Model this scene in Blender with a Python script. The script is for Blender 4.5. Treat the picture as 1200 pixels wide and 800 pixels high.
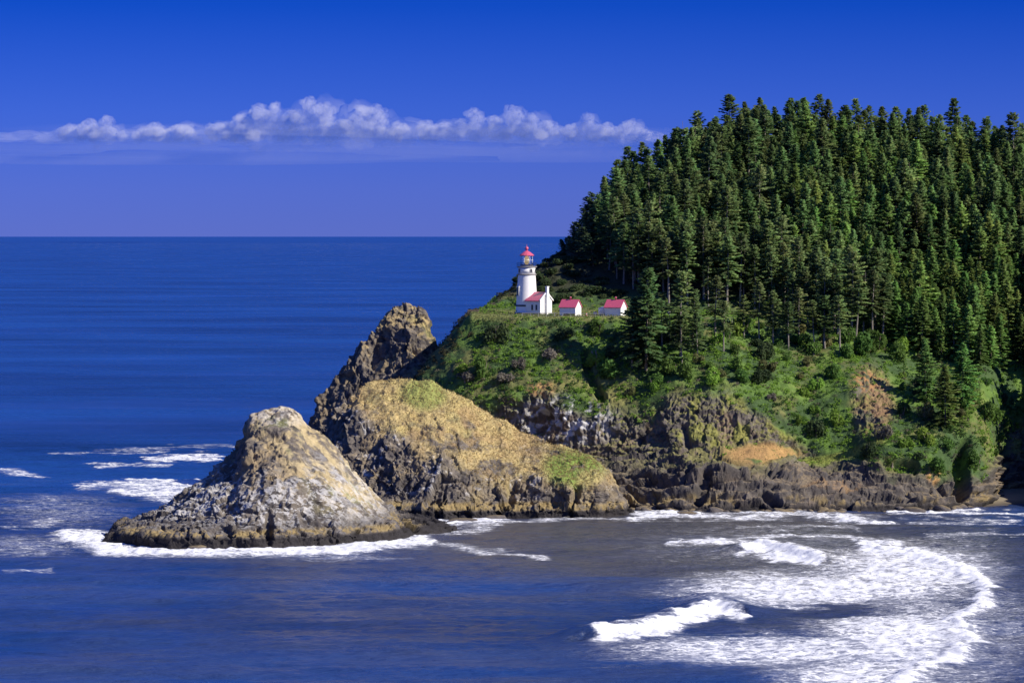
import bpy, math, random
import numpy as np
for o in list(bpy.data.objects): bpy.data.objects.remove(o)
SC = bpy.context.scene
COL = SC.collection
R = math.radians

# ------------------------------------------------------------------ camera
F, CAMZ, HOR = 4600.0, 70.0, 276.0          # focal length in 1200-px units, eye height, horizon row
cam_d = bpy.data.cameras.new('camera'); cam = bpy.data.objects.new('camera', cam_d); COL.objects.link(cam)
cam.location = (0, 0, CAMZ); cam.rotation_euler = (R(90), 0, 0)
cam_d.sensor_width = 36; cam_d.lens = 36 * F / 1200
cam_d.shift_y = (HOR - 400) / 1200
cam_d.clip_start = 1; cam_d.clip_end = 500000
SC.camera = cam

# ------------------------------------------------------------------ light
SUN_EL, SUN_AZ = 35.0, 26.0                  # azimuth: degrees from +X towards the viewer (-Y)
sx, sy, sz = math.cos(R(SUN_EL)) * math.cos(R(SUN_AZ)), -math.cos(R(SUN_EL)) * math.sin(R(SUN_AZ)), math.sin(R(SUN_EL))
sun_d = bpy.data.lights.new('sun', 'SUN'); sun = bpy.data.objects.new('sun', sun_d); COL.objects.link(sun)
sun_d.energy = 5.0; sun_d.angle = R(0.53); sun_d.color = (1.0, 0.93, 0.80)
from mathutils import Vector, Matrix, noise as mnoise
sun.rotation_euler = Vector((-sx, -sy, -sz)).to_track_quat('-Z', 'Y').to_euler()
sun.location = (300, 300, 300)

W = bpy.data.worlds.new('World'); SC.world = W; W.use_nodes = True
nt = W.node_tree; nt.nodes.clear()
wo = nt.nodes.new('ShaderNodeOutputWorld'); bg = nt.nodes.new('ShaderNodeBackground')
sky = nt.nodes.new('ShaderNodeTexSky'); sky.sky_type = 'NISHITA'; sky.sun_disc = False
sky.sun_elevation = R(SUN_EL); sky.sun_rotation = math.atan2(sx, sy)
sky.altitude = 70; sky.air_density = 1.0; sky.dust_density = 0.0; sky.ozone_density = 6.0
tint = nt.nodes.new('ShaderNodeMix'); tint.data_type = 'RGBA'; tint.blend_type = 'MULTIPLY'
tint.inputs['Factor'].default_value = 1.0
wtc = nt.nodes.new('ShaderNodeTexCoord'); wsp = nt.nodes.new('ShaderNodeSeparateXYZ'); nt.links.new(wtc.outputs['Generated'], wsp.inputs[0])
wr = nt.nodes.new('ShaderNodeValToRGB'); nt.links.new(wsp.outputs[2], wr.inputs[0])      # polarised deep blue above a paler violet horizon; higher sky brightened to fill shadows
els = wr.color_ramp.elements
els[0].position = 0.0; els[0].color = (.115, .175, .82, 1); els[1].position = .5; els[1].color = (.42, .54, 1.10, 1)
for p_, c_ in ((.012, (.105, .170, .82, 1)), (.030, (.070, .150, .80, 1)), (.060, (.008, .090, .62, 1)), (.14, (.10, .22, .80, 1))):
    e_ = els.new(p_); e_.color = c_
nt.links.new(wr.outputs[0], tint.inputs[7])
nt.links.new(sky.outputs[0], tint.inputs[6]); nt.links.new(tint.outputs[2], bg.inputs[0])
bg.inputs[1].default_value = 0.10
nt.links.new(bg.outputs[0], wo.inputs[0])

SC.view_settings.view_transform = 'Standard'; SC.view_settings.look = 'None'
SC.view_settings.exposure = 0.42; SC.view_settings.gamma = 1.0; SC.view_settings.use_curve_mapping = False
SC.render.engine = 'CYCLES'
cy = SC.cycles
cy.use_denoising = True; cy.max_bounces = 8; cy.diffuse_bounces = 4; cy.glossy_bounces = 2
cy.transmission_bounces = 4; cy.transparent_max_bounces = 8; cy.volume_bounces = 6
cy.use_adaptive_sampling = True; cy.adaptive_threshold = 0.01

# ------------------------------------------------------------------ maths helpers
def P(px, py, d): return ((px - 600) / F * d, d, CAMZ - (py - HOR) / F * d)
def smooth(a, b, x):
    t = np.clip((np.asarray(x, float) - a) / (b - a), 0, 1); return t * t * (3 - 2 * t)
def _h(ix, iy, iz, s):
    h = (ix * 374761393 + iy * 668265263 + iz * 2147483647 + s * 974634533).astype(np.uint32)
    h = (h ^ (h >> np.uint32(13))) * np.uint32(1274126177)
    h = (h ^ (h >> np.uint32(16))) * np.uint32(2246822519)
    h = h ^ (h >> np.uint32(13))
    return h.astype(np.float64) / 4294967295.0
def vnoise(p, s=0):
    i = np.floor(p).astype(np.int64); f = p - i; u = f * f * f * (f * (f * 6 - 15) + 10)
    out = 0
    for dx in (0, 1):
        wx = u[:, 0] if dx else 1 - u[:, 0]
        for dy in (0, 1):
            wy = u[:, 1] if dy else 1 - u[:, 1]
            for dz in (0, 1):
                wz = u[:, 2] if dz else 1 - u[:, 2]
                out = out + wx * wy * wz * _h(i[:, 0] + dx, i[:, 1] + dy, i[:, 2] + dz, s)
    return out * 2 - 1
def fbm(p, scale, octs=4, s=0, gain=0.5, an=(1, 1, 1)):
    q = p / scale / np.array(an); a, t, n = 1.0, 0, 0
    for k in range(octs):
        t = t + a * vnoise(q + 17.3 * k, s + k); n += a; a *= gain; q = q * 2.03
    return t / n
def ridged(p, scale, octs=4, s=0, an=(1, 1, 1)):
    q = p / scale / np.array(an); a, t, n = 1.0, 0, 0
    for k in range(octs):
        t = t + a * (1 - np.abs(vnoise(q + 9.1 * k, s + k)) * 2); n += a; a *= 0.5; q = q * 2.1
    return t / n
def worley(p, scale, s=0, an=(1, 1, 1)):
    q = p / scale / np.array(an); i = np.floor(q).astype(np.int64); f = q - i
    f1 = np.full(len(q), 9.0); f2 = f1.copy(); cid = np.zeros(len(q))
    for dx in (-1, 0, 1):
        for dy in (-1, 0, 1):
            for dz in (-1, 0, 1):
                c = (i[:, 0] + dx, i[:, 1] + dy, i[:, 2] + dz)
                o = np.stack([_h(*c, s), _h(*c, s + 1), _h(*c, s + 2)], 1) + (dx, dy, dz)
                dd = np.sqrt(((o - f) ** 2).sum(1))
                near = dd < f1
                f2 = np.where(near, f1, np.minimum(f2, dd)); cid = np.where(near, _h(*c, s + 3), cid); f1 = np.where(near, dd, f1)
    return f1, f2, cid
def facets(p, scale, s=0, an=(1, 1, 1), tilt=1.0):
    """fractured rock: every cell is a tilted flat face"""
    q = p / scale / np.array(an); i = np.floor(q).astype(np.int64); f = q - i
    f1 = np.full(len(q), 9.0); out = np.zeros(len(q))
    for dx in (-1, 0, 1):
        for dy in (-1, 0, 1):
            for dz in (-1, 0, 1):
                c = (i[:, 0] + dx, i[:, 1] + dy, i[:, 2] + dz)
                o = np.stack([_h(*c, s), _h(*c, s + 1), _h(*c, s + 2)], 1) + (dx, dy, dz) - f
                dd = (np.abs(o) ** 2).sum(1); near = dd < f1
                g = (_h(*c, s + 4) - .5) * o[:, 0] + (_h(*c, s + 5) - .5) * o[:, 1] + (_h(*c, s + 6) - .5) * o[:, 2]
                out = np.where(near, (_h(*c, s + 3) - .5) * .8 + 2.2 * tilt * g, out); f1 = np.where(near, dd, f1)
    return out
def itp(x, pts):
    a = np.array(pts, float); return np.interp(x, a[:, 0], a[:, 1])
def blur(a, n):
    for _ in range(n):
        b = np.concatenate([a[:1], a, a[-1:]]); a = (b[:-2] + 2 * b[1:-1] + b[2:]) / 4
    return a

# ------------------------------------------------------------------ mesh helpers
def mesh_from(name, V, faces, nper, mat, tintc=None, smooth_shade=True, attrs=None):
    me = bpy.data.meshes.new(name); V = np.asarray(V, np.float32); faces = np.asarray(faces, np.int32).ravel()
    me.vertices.add(len(V)); me.vertices.foreach_set('co', V.ravel())
    npoly = len(faces) // nper
    me.loops.add(len(faces)); me.loops.foreach_set('vertex_index', faces)
    me.polygons.add(npoly); me.polygons.foreach_set('loop_start', np.arange(0, len(faces), nper, dtype=np.int32))
    me.polygons.foreach_set('use_smooth', np.full(npoly, smooth_shade))
    if tintc is not None:
        at = me.attributes.new('tint', 'FLOAT_COLOR', 'POINT')
        c = np.ones((len(V), 4), np.float32); c[:, :3] = tintc; at.data.foreach_set('color', c.ravel())
    for k, v in (attrs or {}).items():
        at = me.attributes.new(k, 'FLOAT', 'POINT'); at.data.foreach_set('value', np.asarray(v, np.float32))
    me.update(calc_edges=True); me.validate()
    if mat: me.materials.append(mat)
    return me
def link(name, me, parent=None, loc=None):
    o = bpy.data.objects.new(name, me); COL.objects.link(o)
    if parent: o.parent = parent
    if loc is not None: o.location = loc
    return o
def tag(o, label=None, cat=None, group=None, kind=None):
    if label: o['label'] = label
    if cat: o['category'] = cat
    if group: o['group'] = group
    if kind: o['kind'] = kind
    return o
def empty(name, loc, rz=0):
    o = bpy.data.objects.new(name, None); COL.objects.link(o); o.location = loc; o.rotation_euler = (0, 0, rz); o.empty_display_size = .5
    return o
def grid_faces(nr, nc):
    i = np.arange(nr * nc).reshape(nr, nc)
    return np.stack([i[:-1, :-1], i[:-1, 1:], i[1:, 1:], i[1:, :-1]], -1).reshape(-1, 4)
class MB:
    def __init__(s): s.v, s.f = [], []
    def add(s, vs, fs, M=None):
        b = len(s.v)
        for p in vs:
            q = Vector(p)
            if M: q = M @ q
            s.v.append(tuple(q))
        s.f += [tuple(b + i for i in f) for f in fs]; return s
    def box(s, x0, x1, y0, y1, z0, z1, M=None):
        return s.add([(x, y, z) for z in (z0, z1) for y in (y0, y1) for x in (x0, x1)],
                     [(0, 2, 3, 1), (4, 5, 7, 6), (0, 1, 5, 4), (2, 6, 7, 3), (0, 4, 6, 2), (1, 3, 7, 5)], M)
    def lathe(s, prof, n=32, M=None):
        vs = [(r * math.cos(2 * math.pi * k / n), r * math.sin(2 * math.pi * k / n), z) for r, z in prof for k in range(n)]
        fs = [(j * n + k, j * n + (k + 1) % n, (j + 1) * n + (k + 1) % n, (j + 1) * n + k) for j in range(len(prof) - 1) for k in range(n)]
        fs += [tuple(range(n - 1, -1, -1)), tuple((len(prof) - 1) * n + k for k in range(n))]
        return s.add(vs, fs, M)
    def prism(s, prof, y0, y1, M=None):            # prof in (x,z), extruded along y
        n = len(prof); vs = [(x, y0, z) for x, z in prof] + [(x, y1, z) for x, z in prof]
        return s.add(vs, [tuple(range(n)), tuple(range(2 * n - 1, n - 1, -1))] + [(k, k + n, (k + 1) % n + n, (k + 1) % n) for k in range(n)], M)
    def prism_x(s, prof, x0, x1, M=None):          # prof in (y,z), extruded along x
        n = len(prof); vs = [(x0, y, z) for y, z in prof] + [(x1, y, z) for y, z in prof]
        return s.add(vs, [tuple(range(n)), tuple(range(2 * n - 1, n - 1, -1))] + [(k, k + n, (k + 1) % n + n, (k + 1) % n) for k in range(n)], M)
    def build(s, name, mat, parent=None, smooth_shade=False):
        me = bpy.data.meshes.new(name); me.from_pydata(s.v, [], s.f); me.update()
        import bmesh
        b = bmesh.new(); b.from_mesh(me); bmesh.ops.recalc_face_normals(b, faces=b.faces); b.to_mesh(me); b.free()
        if smooth_shade:
            for p in me.polygons: p.use_smooth = len(p.vertices) == 4
        me.materials.append(mat); return link(name, me, parent)

# ------------------------------------------------------------------ materials
def newmat(name):
    m = bpy.data.materials.new(name); m.use_nodes = True; t = m.node_tree
    return m, t, t.nodes['Principled BSDF']
def N(t, kind, **kw):
    n = t.nodes.new(kind)
    for k, v in kw.items(): setattr(n, k, v)
    return n
def noise_node(t, vec, scale, detail=4, rough=0.6):
    n = N(t, 'ShaderNodeTexNoise'); n.inputs['Scale'].default_value = scale; n.inputs['Detail'].default_value = detail; n.inputs['Roughness'].default_value = rough
    if vec is not None: t.links.new(vec, n.inputs['Vector'])
    return n
def ramp(t, fac, lo, hi, c0=(0, 0, 0, 1), c1=(1, 1, 1, 1)):
    r = N(t, 'ShaderNodeMapRange'); r.inputs[1].default_value = lo; r.inputs[2].default_value = hi
    t.links.new(fac, r.inputs[0]); return r
def mul_col(t, a, b, fac=1.0, mode='MULTIPLY'):
    m = N(t, 'ShaderNodeMix', data_type='RGBA', blend_type=mode); m.inputs['Factor'].default_value = fac
    for s, i in ((a, 6), (b, 7)):
        if hasattr(s, 'is_linked'): t.links.new(s, m.inputs[i])
        else: m.inputs[i].default_value = s
    return m.outputs[2]
def tinted(name, rough=0.9, bump=0.5, sc=(0.9, 3.2), lo=0.55, hi=1.45, dist=0.25, spec=0.2):
    m, t, b = newmat(name)
    at = N(t, 'ShaderNodeAttribute', attribute_name='tint'); geo = N(t, 'ShaderNodeNewGeometry')
    n1 = noise_node(t, geo.outputs['Position'], sc[0], 6, 0.7); n2 = noise_node(t, geo.outputs['Position'], sc[1], 3, 0.6)
    r1 = ramp(t, n1.outputs[0], 0.3, 0.7); r1.inputs[3].default_value = lo; r1.inputs[4].default_value = hi
    c = mul_col(t, at.outputs['Color'], r1.outputs[0])
    t.links.new(c, b.inputs['Base Color'])
    add = N(t, 'ShaderNodeMath', operation='ADD'); t.links.new(n1.outputs[0], add.inputs[0]); t.links.new(n2.outputs[0], add.inputs[1])
    bp = N(t, 'ShaderNodeBump'); bp.inputs['Strength'].default_value = bump; bp.inputs['Distance'].default_value = dist
    t.links.new(add.outputs[0], bp.inputs['Height']); t.links.new(bp.outputs[0], b.inputs['Normal'])
    b.inputs['Roughness'].default_value = rough; b.inputs['Specular IOR Level'].default_value = spec
    return m
M_rock = tinted('weathered basalt and grass', bump=0.55, dist=0.4, lo=.7, hi=1.3)
M_land = tinted('headland soil and rock', bump=0.6, dist=0.4, lo=.68, hi=1.32)
M_sand = tinted('wet sand', bump=0.15, sc=(0.4, 4), lo=0.85, hi=1.15, rough=0.55)
def leafmat(name, vary=0.35):
    m, t, b = newmat(name)
    at = N(t, 'ShaderNodeAttribute', attribute_name='tint'); oi = N(t, 'ShaderNodeObjectInfo')
    hsv = N(t, 'ShaderNodeHueSaturation')
    r = ramp(t, oi.outputs['Random'], 0, 1); r.inputs[3].default_value = 1 - vary; r.inputs[4].default_value = 1 + vary
    mm = N(t, 'ShaderNodeMath', operation='MULTIPLY'); t.links.new(oi.outputs['Random'], mm.inputs[0]); mm.inputs[1].default_value = 7.31
    fr = N(t, 'ShaderNodeMath', operation='FRACT'); t.links.new(mm.outputs[0], fr.inputs[0])
    rh = ramp(t, fr.outputs[0], 0, 1); rh.inputs[3].default_value = 0.485; rh.inputs[4].default_value = 0.515
    t.links.new(at.outputs['Color'], hsv.inputs['Color']); t.links.new(r.outputs[0], hsv.inputs['Value']); t.links.new(rh.outputs[0], hsv.inputs['Hue'])
    t.links.new(hsv.outputs[0], b.inputs['Base Color']); b.inputs['Roughness'].default_value = 0.75; b.inputs['Specular IOR Level'].default_value = 0.25
    tr = N(t, 'ShaderNodeBsdfTranslucent'); t.links.new(hsv.outputs[0], tr.inputs[0])
    mx = N(t, 'ShaderNodeMixShader'); mx.inputs[0].default_value = 0.5
    t.links.new(b.outputs[0], mx.inputs[1]); t.links.new(tr.outputs[0], mx.inputs[2])
    t.links.new(mx.outputs[0], t.nodes['Material Output'].inputs[0])
    return m
M_needle = leafmat('conifer needles'); M_leaf = leafmat('shrub leaves', 0.3); M_under = leafmat('undergrowth leaves', 0.0)
def plain(name, c, rough=0.6, var=0.12, sc=1.5, bump=0.1, spec=0.4):
    m, t, b = newmat(name); tc = N(t, 'ShaderNodeTexCoord'); n = noise_node(t, tc.outputs['Object'], sc, 5, 0.65)
    r = ramp(t, n.outputs[0], 0.25, 0.75); r.inputs[3].default_value = 1 - var; r.inputs[4].default_value = 1 + var
    t.links.new(mul_col(t, (*c, 1), r.outputs[0]), b.inputs['Base Color'])
    bp = N(t, 'ShaderNodeBump'); bp.inputs['Strength'].default_value = bump; bp.inputs['Distance'].default_value = 0.03
    t.links.new(n.outputs[0], bp.inputs['Height']); t.links.new(bp.outputs[0], b.inputs['Normal'])
    b.inputs['Roughness'].default_value = rough; b.inputs['Specular IOR Level'].default_value = spec; return m
M_white = plain('white painted masonry', (0.80, 0.79, 0.77), 0.55, 0.06)
M_bark = plain('grey bark', (0.20, 0.165, 0.135), 0.9, 0.35, 1.2, 0.6, 0.1)
M_pale_bark = plain('silvery bark', (0.22, 0.195, 0.17), 0.9, 0.3, 1.2, 0.6, 0.1)
M_red = plain('red roof metal', (0.56, 0.10, 0.17), 0.38, 0.15, 2.5, 0.1, 0.5)
M_dark = plain('black iron', (0.03, 0.03, 0.035), 0.5, 0.2)
M_grey = plain('weathered concrete', (0.30, 0.29, 0.28), 0.85, 0.2)
M_pane = plain('dark window glass', (0.05, 0.055, 0.065), 0.12, 0.1)
M_wood = plain('weathered wood', (0.16, 0.12, 0.09), 0.85, 0.3)
M_gravel = plain('gravel path', (0.30, 0.28, 0.26), 0.95, 0.25, 0.8)
M_orange = plain('orange plastic', (0.75, 0.12, 0.02), 0.5, 0.05)
M_glass, t_, b_ = newmat('lantern glass')
gl = N(t_, 'ShaderNodeBsdfGlossy'); gl.inputs['Roughness'].default_value = 0.03; gl.inputs[0].default_value = (0.9, 0.95, 1, 1)
tp = N(t_, 'ShaderNodeBsdfTransparent'); tp.inputs[0].default_value = (0.85, 0.93, 0.95, 1); mx_ = N(t_, 'ShaderNodeMixShader'); mx_.inputs[0].default_value = 0.14
t_.links.new(tp.outputs[0], mx_.inputs[1]); t_.links.new(gl.outputs[0], mx_.inputs[2]); t_.links.new(mx_.outputs[0], t_.nodes['Material Output'].inputs[0])
M_lens, t_, b_ = newmat('glowing lens')
b_.inputs['Base Color'].default_value = (0.85, 0.62, 0.25, 1); b_.inputs['Roughness'].default_value = 0.2
b_.inputs['Emission Color'].default_value = (1.0, 0.66, 0.2, 1); b_.inputs['Emission Strength'].default_value = 0.35

# ------------------------------------------------------------------ loft: control rows -> dense displaced sheet
def loft(rows, pxs, counts, blur_c=6, blur_r=4):
    """rows: list of (d(px), z(px)) arrays; counts: points per gap between rows."""
    D = np.array([blur(r[0], blur_c) for r in rows]); Z = np.array([blur(r[1], blur_c) for r in rows])
    dd, zz = [], []
    for j, n in enumerate(counts):
        t = np.linspace(0, 1, n, endpoint=False)[:, None]
        dd.append(D[j] * (1 - t) + D[j + 1] * t); zz.append(Z[j] * (1 - t) + Z[j + 1] * t)
    dd = np.concatenate(dd + [D[-1:]]); zz = np.concatenate(zz + [Z[-1:]])
    dd, zz = blur(dd, blur_r), blur(zz, blur_r)
    X = (pxs[None] - 600) / F * dd
    return np.stack([X, dd, zz], -1)
def normals(G):
    a = np.gradient(G, axis=1); b = np.gradient(G, axis=0); n = np.cross(a, b)
    n /= np.linalg.norm(n, axis=-1, keepdims=True) + 1e-9
    return n
def rock_disp(p, big=2.0, mid=1.3, fine=0.45, s=0):
    wv = np.stack([fbm(p, 5, 3, s + 7), fbm(p, 5, 3, s + 8), fbm(p, 5, 3, s + 9)], 1)
    q = p + 1.6 * wv
    d = big * fbm(p, 18, 3, s) + mid * 0.8 * (ridged(q, 9, 4, s + 5, (1, 1, 2.2)) - 0.3)
    d += mid * .9 * facets(q, 6.0, s + 20, (1, 1, 1.8)) + mid * .55 * facets(p + .6 * wv, 2.7, s + 30, (1, 1.0, 1.5))
    d += fine * .9 * facets(p + .3 * wv, 1.15, s + 40) + fine * 1.0 * fbm(p, 1.1, 3, s + 50, .6) - fine * .8 * smooth(.12, 0, np.abs(fbm(q, 4, 3, s + 60, .5, (1, 1, 2.5)))) 
    return d
def mixc(c, col, w):
    w = np.clip(w, 0, 1)[:, None]; return c * (1 - w) + np.array(col) * w
def ell(px, py, cx, cy, rx, ry, soft=0.35):
    q = np.sqrt(((px - cx) / rx) ** 2 + ((py - cy) / ry) ** 2); return smooth(1 + soft, 1 - soft, q)
def proj(V): return 600 + F * V[:, 0] / V[:, 1], HOR + F * (CAMZ - V[:, 2]) / V[:, 1]

ROCK, ROCK2 = (0.145, 0.125, 0.105), (0.070, 0.062, 0.060)
TAN, TAN2, GUANO = (0.42, 0.325, 0.145), (0.29, 0.22, 0.125), (0.56, 0.55, 0.54)
GREEN, DGREEN, OLIVE = (0.125, 0.21, 0.038), (0.045, 0.078, 0.026), (0.19, 0.18, 0.06)
ORANGE, LICHEN, WET = (0.40, 0.235, 0.095), (0.27, 0.20, 0.085), (0.030, 0.027, 0.028)

def stack_rock(name, label, S, front, ridge, cliff, ledge_z, back, ncol, counts, disp, colour, seed, cliff_run=0.35):
    x0, x1 = S[0][0], S[-1][0]
    px = np.linspace(x0, x1, ncol)
    s = itp(px, S); dr = itp(px, ridge); df = itp(px, front)
    zr = CAMZ - (s - HOR) / F * dr
    run = dr - df; cl = itp(px, cliff)
    lz = np.minimum(ledge_z, zr * 0.8)
    one = np.ones_like(px)
    rows = [(df - 3, -4 * one), (df, 0 * one), (df + 0.8, lz), (df + np.minimum(4, run * .25), lz + 0.5),
            (df + cliff_run * run, np.maximum(zr * cl, lz + .6)), (df + .78 * run, zr * (cl + (1 - cl) * .68)), (dr, zr), (dr + back * .45, zr * .72), (dr + back, -4 * one)]
    G = loft(rows, px, counts, 3, 4)
    n = normals(G); V = G.reshape(-1, 3).copy(); n = n.reshape(-1, 3)
    h0 = V[:, 2] / max(zr.max(), 1)
    amp = smooth(-1, 2.0, V[:, 2]) * 0.85 + 0.15
    px_, py_ = proj(V)
    d, soft = disp(V, px_, py_, h0)
    V = V + n * (d * amp)[:, None]
    G2 = V.reshape(G.shape); n2 = normals(G2).reshape(-1, 3)
    c = colour(V, px_, py_, n2, h0, soft)
    me = mesh_from(name, V, grid_faces(*G.shape[:2]), 4, M_rock, c)
    o = link(name, me); tag(o, label, 'sea stack'); return o, V, n2, px_, py_

def front_disp(V, px, py, h):
    soft = smooth(0, 1, (px - 330) / 90 + (h - 0.35) * 1.6 + 0.4 * fbm(V, 7, 3, 77)) * smooth(0.1, 0.3, h)
    d = rock_disp(V, 1.6, 1.1, 0.30, 3) * (1 - 0.55 * soft) + soft * 0.5 * fbm(V, 3, 3, 9)
    d -= 1.1 * smooth(8, 0, np.abs((py - 512) - (px - 300) * 0.05)) * smooth(345, 325, px) * smooth(235, 265, px)   # shelf under the knob
    d -= 2.0 * ell(px, py, 315, 622, 5, 18)                                     # cleft at the waterline
    return d, soft
def front_col(V, px, py, n, h, soft):
    c = np.tile(np.array(ROCK), (len(V), 1)); f = fbm(V, 5, 4, 31); g = fbm(V, 1.0, 3, 32)
    c = mixc(c, ROCK2, smooth(-.1, .4, fbm(V, 3, 3, 33)))
    c = mixc(c, TAN2, smooth(0.05, .35, f + (h - .5) * .8 + g * .5) * smooth(.25, .5, h) * .8)
    c = mixc(c, (.43, .345, .19), soft * smooth(-.35, .2, f + g * .5) * .9)
    c = mixc(c, (0.30, 0.31, 0.10), soft * .5 * smooth(0.1, .5, fbm(V, 6, 3, 36)))
    up = np.clip(n[:, 2], 0, 1)
    band = smooth(.04, .16, h) * smooth(.62, .40, h + 0.2 * f)
    g2 = fbm(V, 1.3, 3, 39, .5, (1, 1, 2.6)); gu = band * smooth(.02, .38, .5 * g + .6 * g2 + fbm(V, 4, 3, 35) * .55 + (up - .55) * .9 + .10)
    gu = np.maximum(gu, smooth(.80, .93, h) * smooth(-.25, .15, g + .5 * f + .05) * .75)
    gu = np.maximum(gu, smooth(.05, .45, fbm(V, 2.2, 4, 37) + .15) * smooth(380, 430, px) * smooth(.05, .2, h) * .75)
    c = mixc(c, GUANO, gu * .58)
    z = V[:, 2] + .5 * f
    c = mixc(c, ROCK2, smooth(7.5, 4.5, z + 2 * f) * .55)
    c = mixc(c, LICHEN, smooth(2.3, 2.9, z) * smooth(4.4, 3.5, z) * smooth(-.2, .25, g + f + .05) * .85)
    c = mixc(c, WET, smooth(2.9, 2.0, z))
    return c
front_stack = stack_rock('sea_stack', 'bird-whitened front sea stack ringed by white surf, standing farthest from the headland',
    [(110, 643), (125, 634), (150, 614), (175, 603), (200, 592), (222, 574), (240, 560), (262, 540), (278, 527), (285, 508), (295, 488), (312, 478), (335, 475), (350, 483), (358, 496), (372, 506), (386, 520), (410, 548), (440, 580), (465, 604), (500, 612), (535, 619)],
    [(110, 893), (200, 878), (300, 876), (400, 884), (470, 903), (535, 938)],
    [(110, 897), (150, 905), (200, 914), (300, 924), (340, 926), (400, 930), (465, 945), (535, 945)],
    [(110, .5), (200, .5), (300, .42), (400, .55), (470, .6), (535, .6)], 2.6, 34, 520, (4, 16, 16, 110, 90, 60, 24, 20), front_disp, front_col, 3)

def mid_disp(V, px, py, h):
    line = itp(px, [(380, 460), (420, 475), (440, 505), (470, 520), (500, 545), (530, 540), (560, 568), (600, 548), (640, 560), (665, 572), (690, 570), (705, 552), (740, 580)])
    soft = smooth(26, -26, py - line + 46 * fbm(V, 10, 4, 70, .6, (1, 1, 1.6))) * smooth(395, 440, px + 20 * fbm(V, 6, 3, 71))
    d = rock_disp(V, 2.0, 1.6, 0.34, 103) * (1 - 0.75 * soft) + soft * (0.8 * fbm(V, 6, 3, 19) + .35 * fbm(V, 1.5, 3, 20))
    for cx, w, y0 in ((597, 7, 560), (676, 6, 570), (519, 4, 575)):            # clefts down the sea cliff
        d -= 2.2 * smooth(w, 0, np.abs(px - cx - 14 * fbm(V, 6, 3, 90) + (py - 570) * .25)) * smooth(y0 - 15, y0 + 20, py)
    return d, soft
def mid_col(V, px, py, n, h, soft):
    c = np.tile(np.array(ROCK), (len(V), 1)); f = fbm(V, 6, 4, 131); g = fbm(V, 1.1, 3, 132)
    c = mixc(c, ROCK2, smooth(-.1, .35, fbm(V, 3, 3, 133)))
    c = mixc(c, TAN2, smooth(.1, .45, f + g * .5 + .1) * .6 * smooth(.12, .3, h))
    c = mixc(c, TAN, soft * smooth(-.55, -.05, f + g * .35))
    c = mixc(c, (0.35, 0.245, 0.115), soft * smooth(.0, .35, fbm(V, 5, 4, 140)) * .7)
    c = mixc(c, (.44, .38, .14), soft * smooth(.1, .45, fbm(V, 7, 3, 141)) * .4)
    gr = np.maximum(ell(px, py, 672, 548, 34, 22), ell(px, py, 497, 462, 26, 18) * .7)
    c = mixc(c, (.17, .235, .05), gr * smooth(-.45, .0, f + g * .5 + .15))
    c = mixc(c, TAN, ell(px, py, 690, 560, 15, 10) * .6)
    c = mixc(c, GUANO, smooth(.3, .6, g + fbm(V, 5, 2, 137) * .6) * (1 - soft) * smooth(.1, .2, h) * .55)
    z = V[:, 2] + .5 * f
    c = mixc(c, LICHEN, smooth(1.4, 2.0, z) * smooth(4.0, 3.0, z) * smooth(-.3, .2, g + f + .2) * .85)
    c = mixc(c, WET, smooth(2.0, 1.2, z))
    return c
mid_stack = stack_rock('sea_stack', 'broad middle sea stack covered in tan dry grass with dark cliffs at its foot',
    [(372, 588), (380, 540), (388, 505), (400, 478), (420, 453), (445, 442), (480, 445), (505, 447), (540, 462), (580, 487), (620, 509), (650, 521), (680, 527), (703, 540), (718, 562), (726, 585), (735, 598), (745, 603)],
    [(372, 990), (440, 980), (520, 974), (600, 976), (660, 975), (700, 975), (745, 985)],
    [(372, 1000), (400, 1010), (445, 1014), (540, 1012), (620, 1006), (680, 998), (745, 991)],
    [(372, .5), (440, .45), (520, .42), (600, .42), (660, .5), (745, .6)], 2.4, 30, 560, (4, 16, 16, 120, 90, 60, 24, 20), mid_disp, mid_col, 103, .32)

def pin_disp(V, px, py, h):
    soft = smooth(470, 500, px + 15 * fbm(V, 6, 3, 71)) * smooth(.3, .5, h) * .6
    return rock_disp(V, 2.2, 1.6, 0.36, 203) * (1 - .4 * soft), soft
def pin_col(V, px, py, n, h, soft):
    c = np.tile(np.array(ROCK), (len(V), 1)); f = fbm(V, 5, 4, 231); g = fbm(V, 1.1, 3, 232)
    c = mixc(c, ROCK2, smooth(-.1, .35, fbm(V, 3, 3, 233)))
    c = mixc(c, TAN2, smooth(.05, .45, f + g * .5) * .6)
    c = mixc(c, TAN, smooth(.0, .4, f + g * .4 + soft * .4 + (n[:, 2] - .65)) * smooth(.5, .85, h) * .65)
    c = mixc(c, (.26, .25, .08), soft * smooth(-.1, .3, fbm(V, 4, 3, 240)) * .8)
    return c
pin_stack = stack_rock('sea_stack', 'tall dark pointed sea stack rising behind the tan middle stack',
    [(335, 560), (350, 515), (360, 491), (372, 468), (388, 453), (402, 428), (420, 404), (445, 386), (458, 365), (470, 357), (482, 355), (497, 362), (508, 380), (516, 400), (530, 428), (545, 460), (565, 510), (590, 560)],
    [(335, 1066), (480, 1058), (590, 1064)], [(335, 1080), (480, 1088), (590, 1084)],
    [(335, .5), (480, .5), (590, .5)], 2.0, 30, 420, (4, 12, 12, 130, 90, 60, 24, 20), pin_disp, pin_col, 203, .4)

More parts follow.
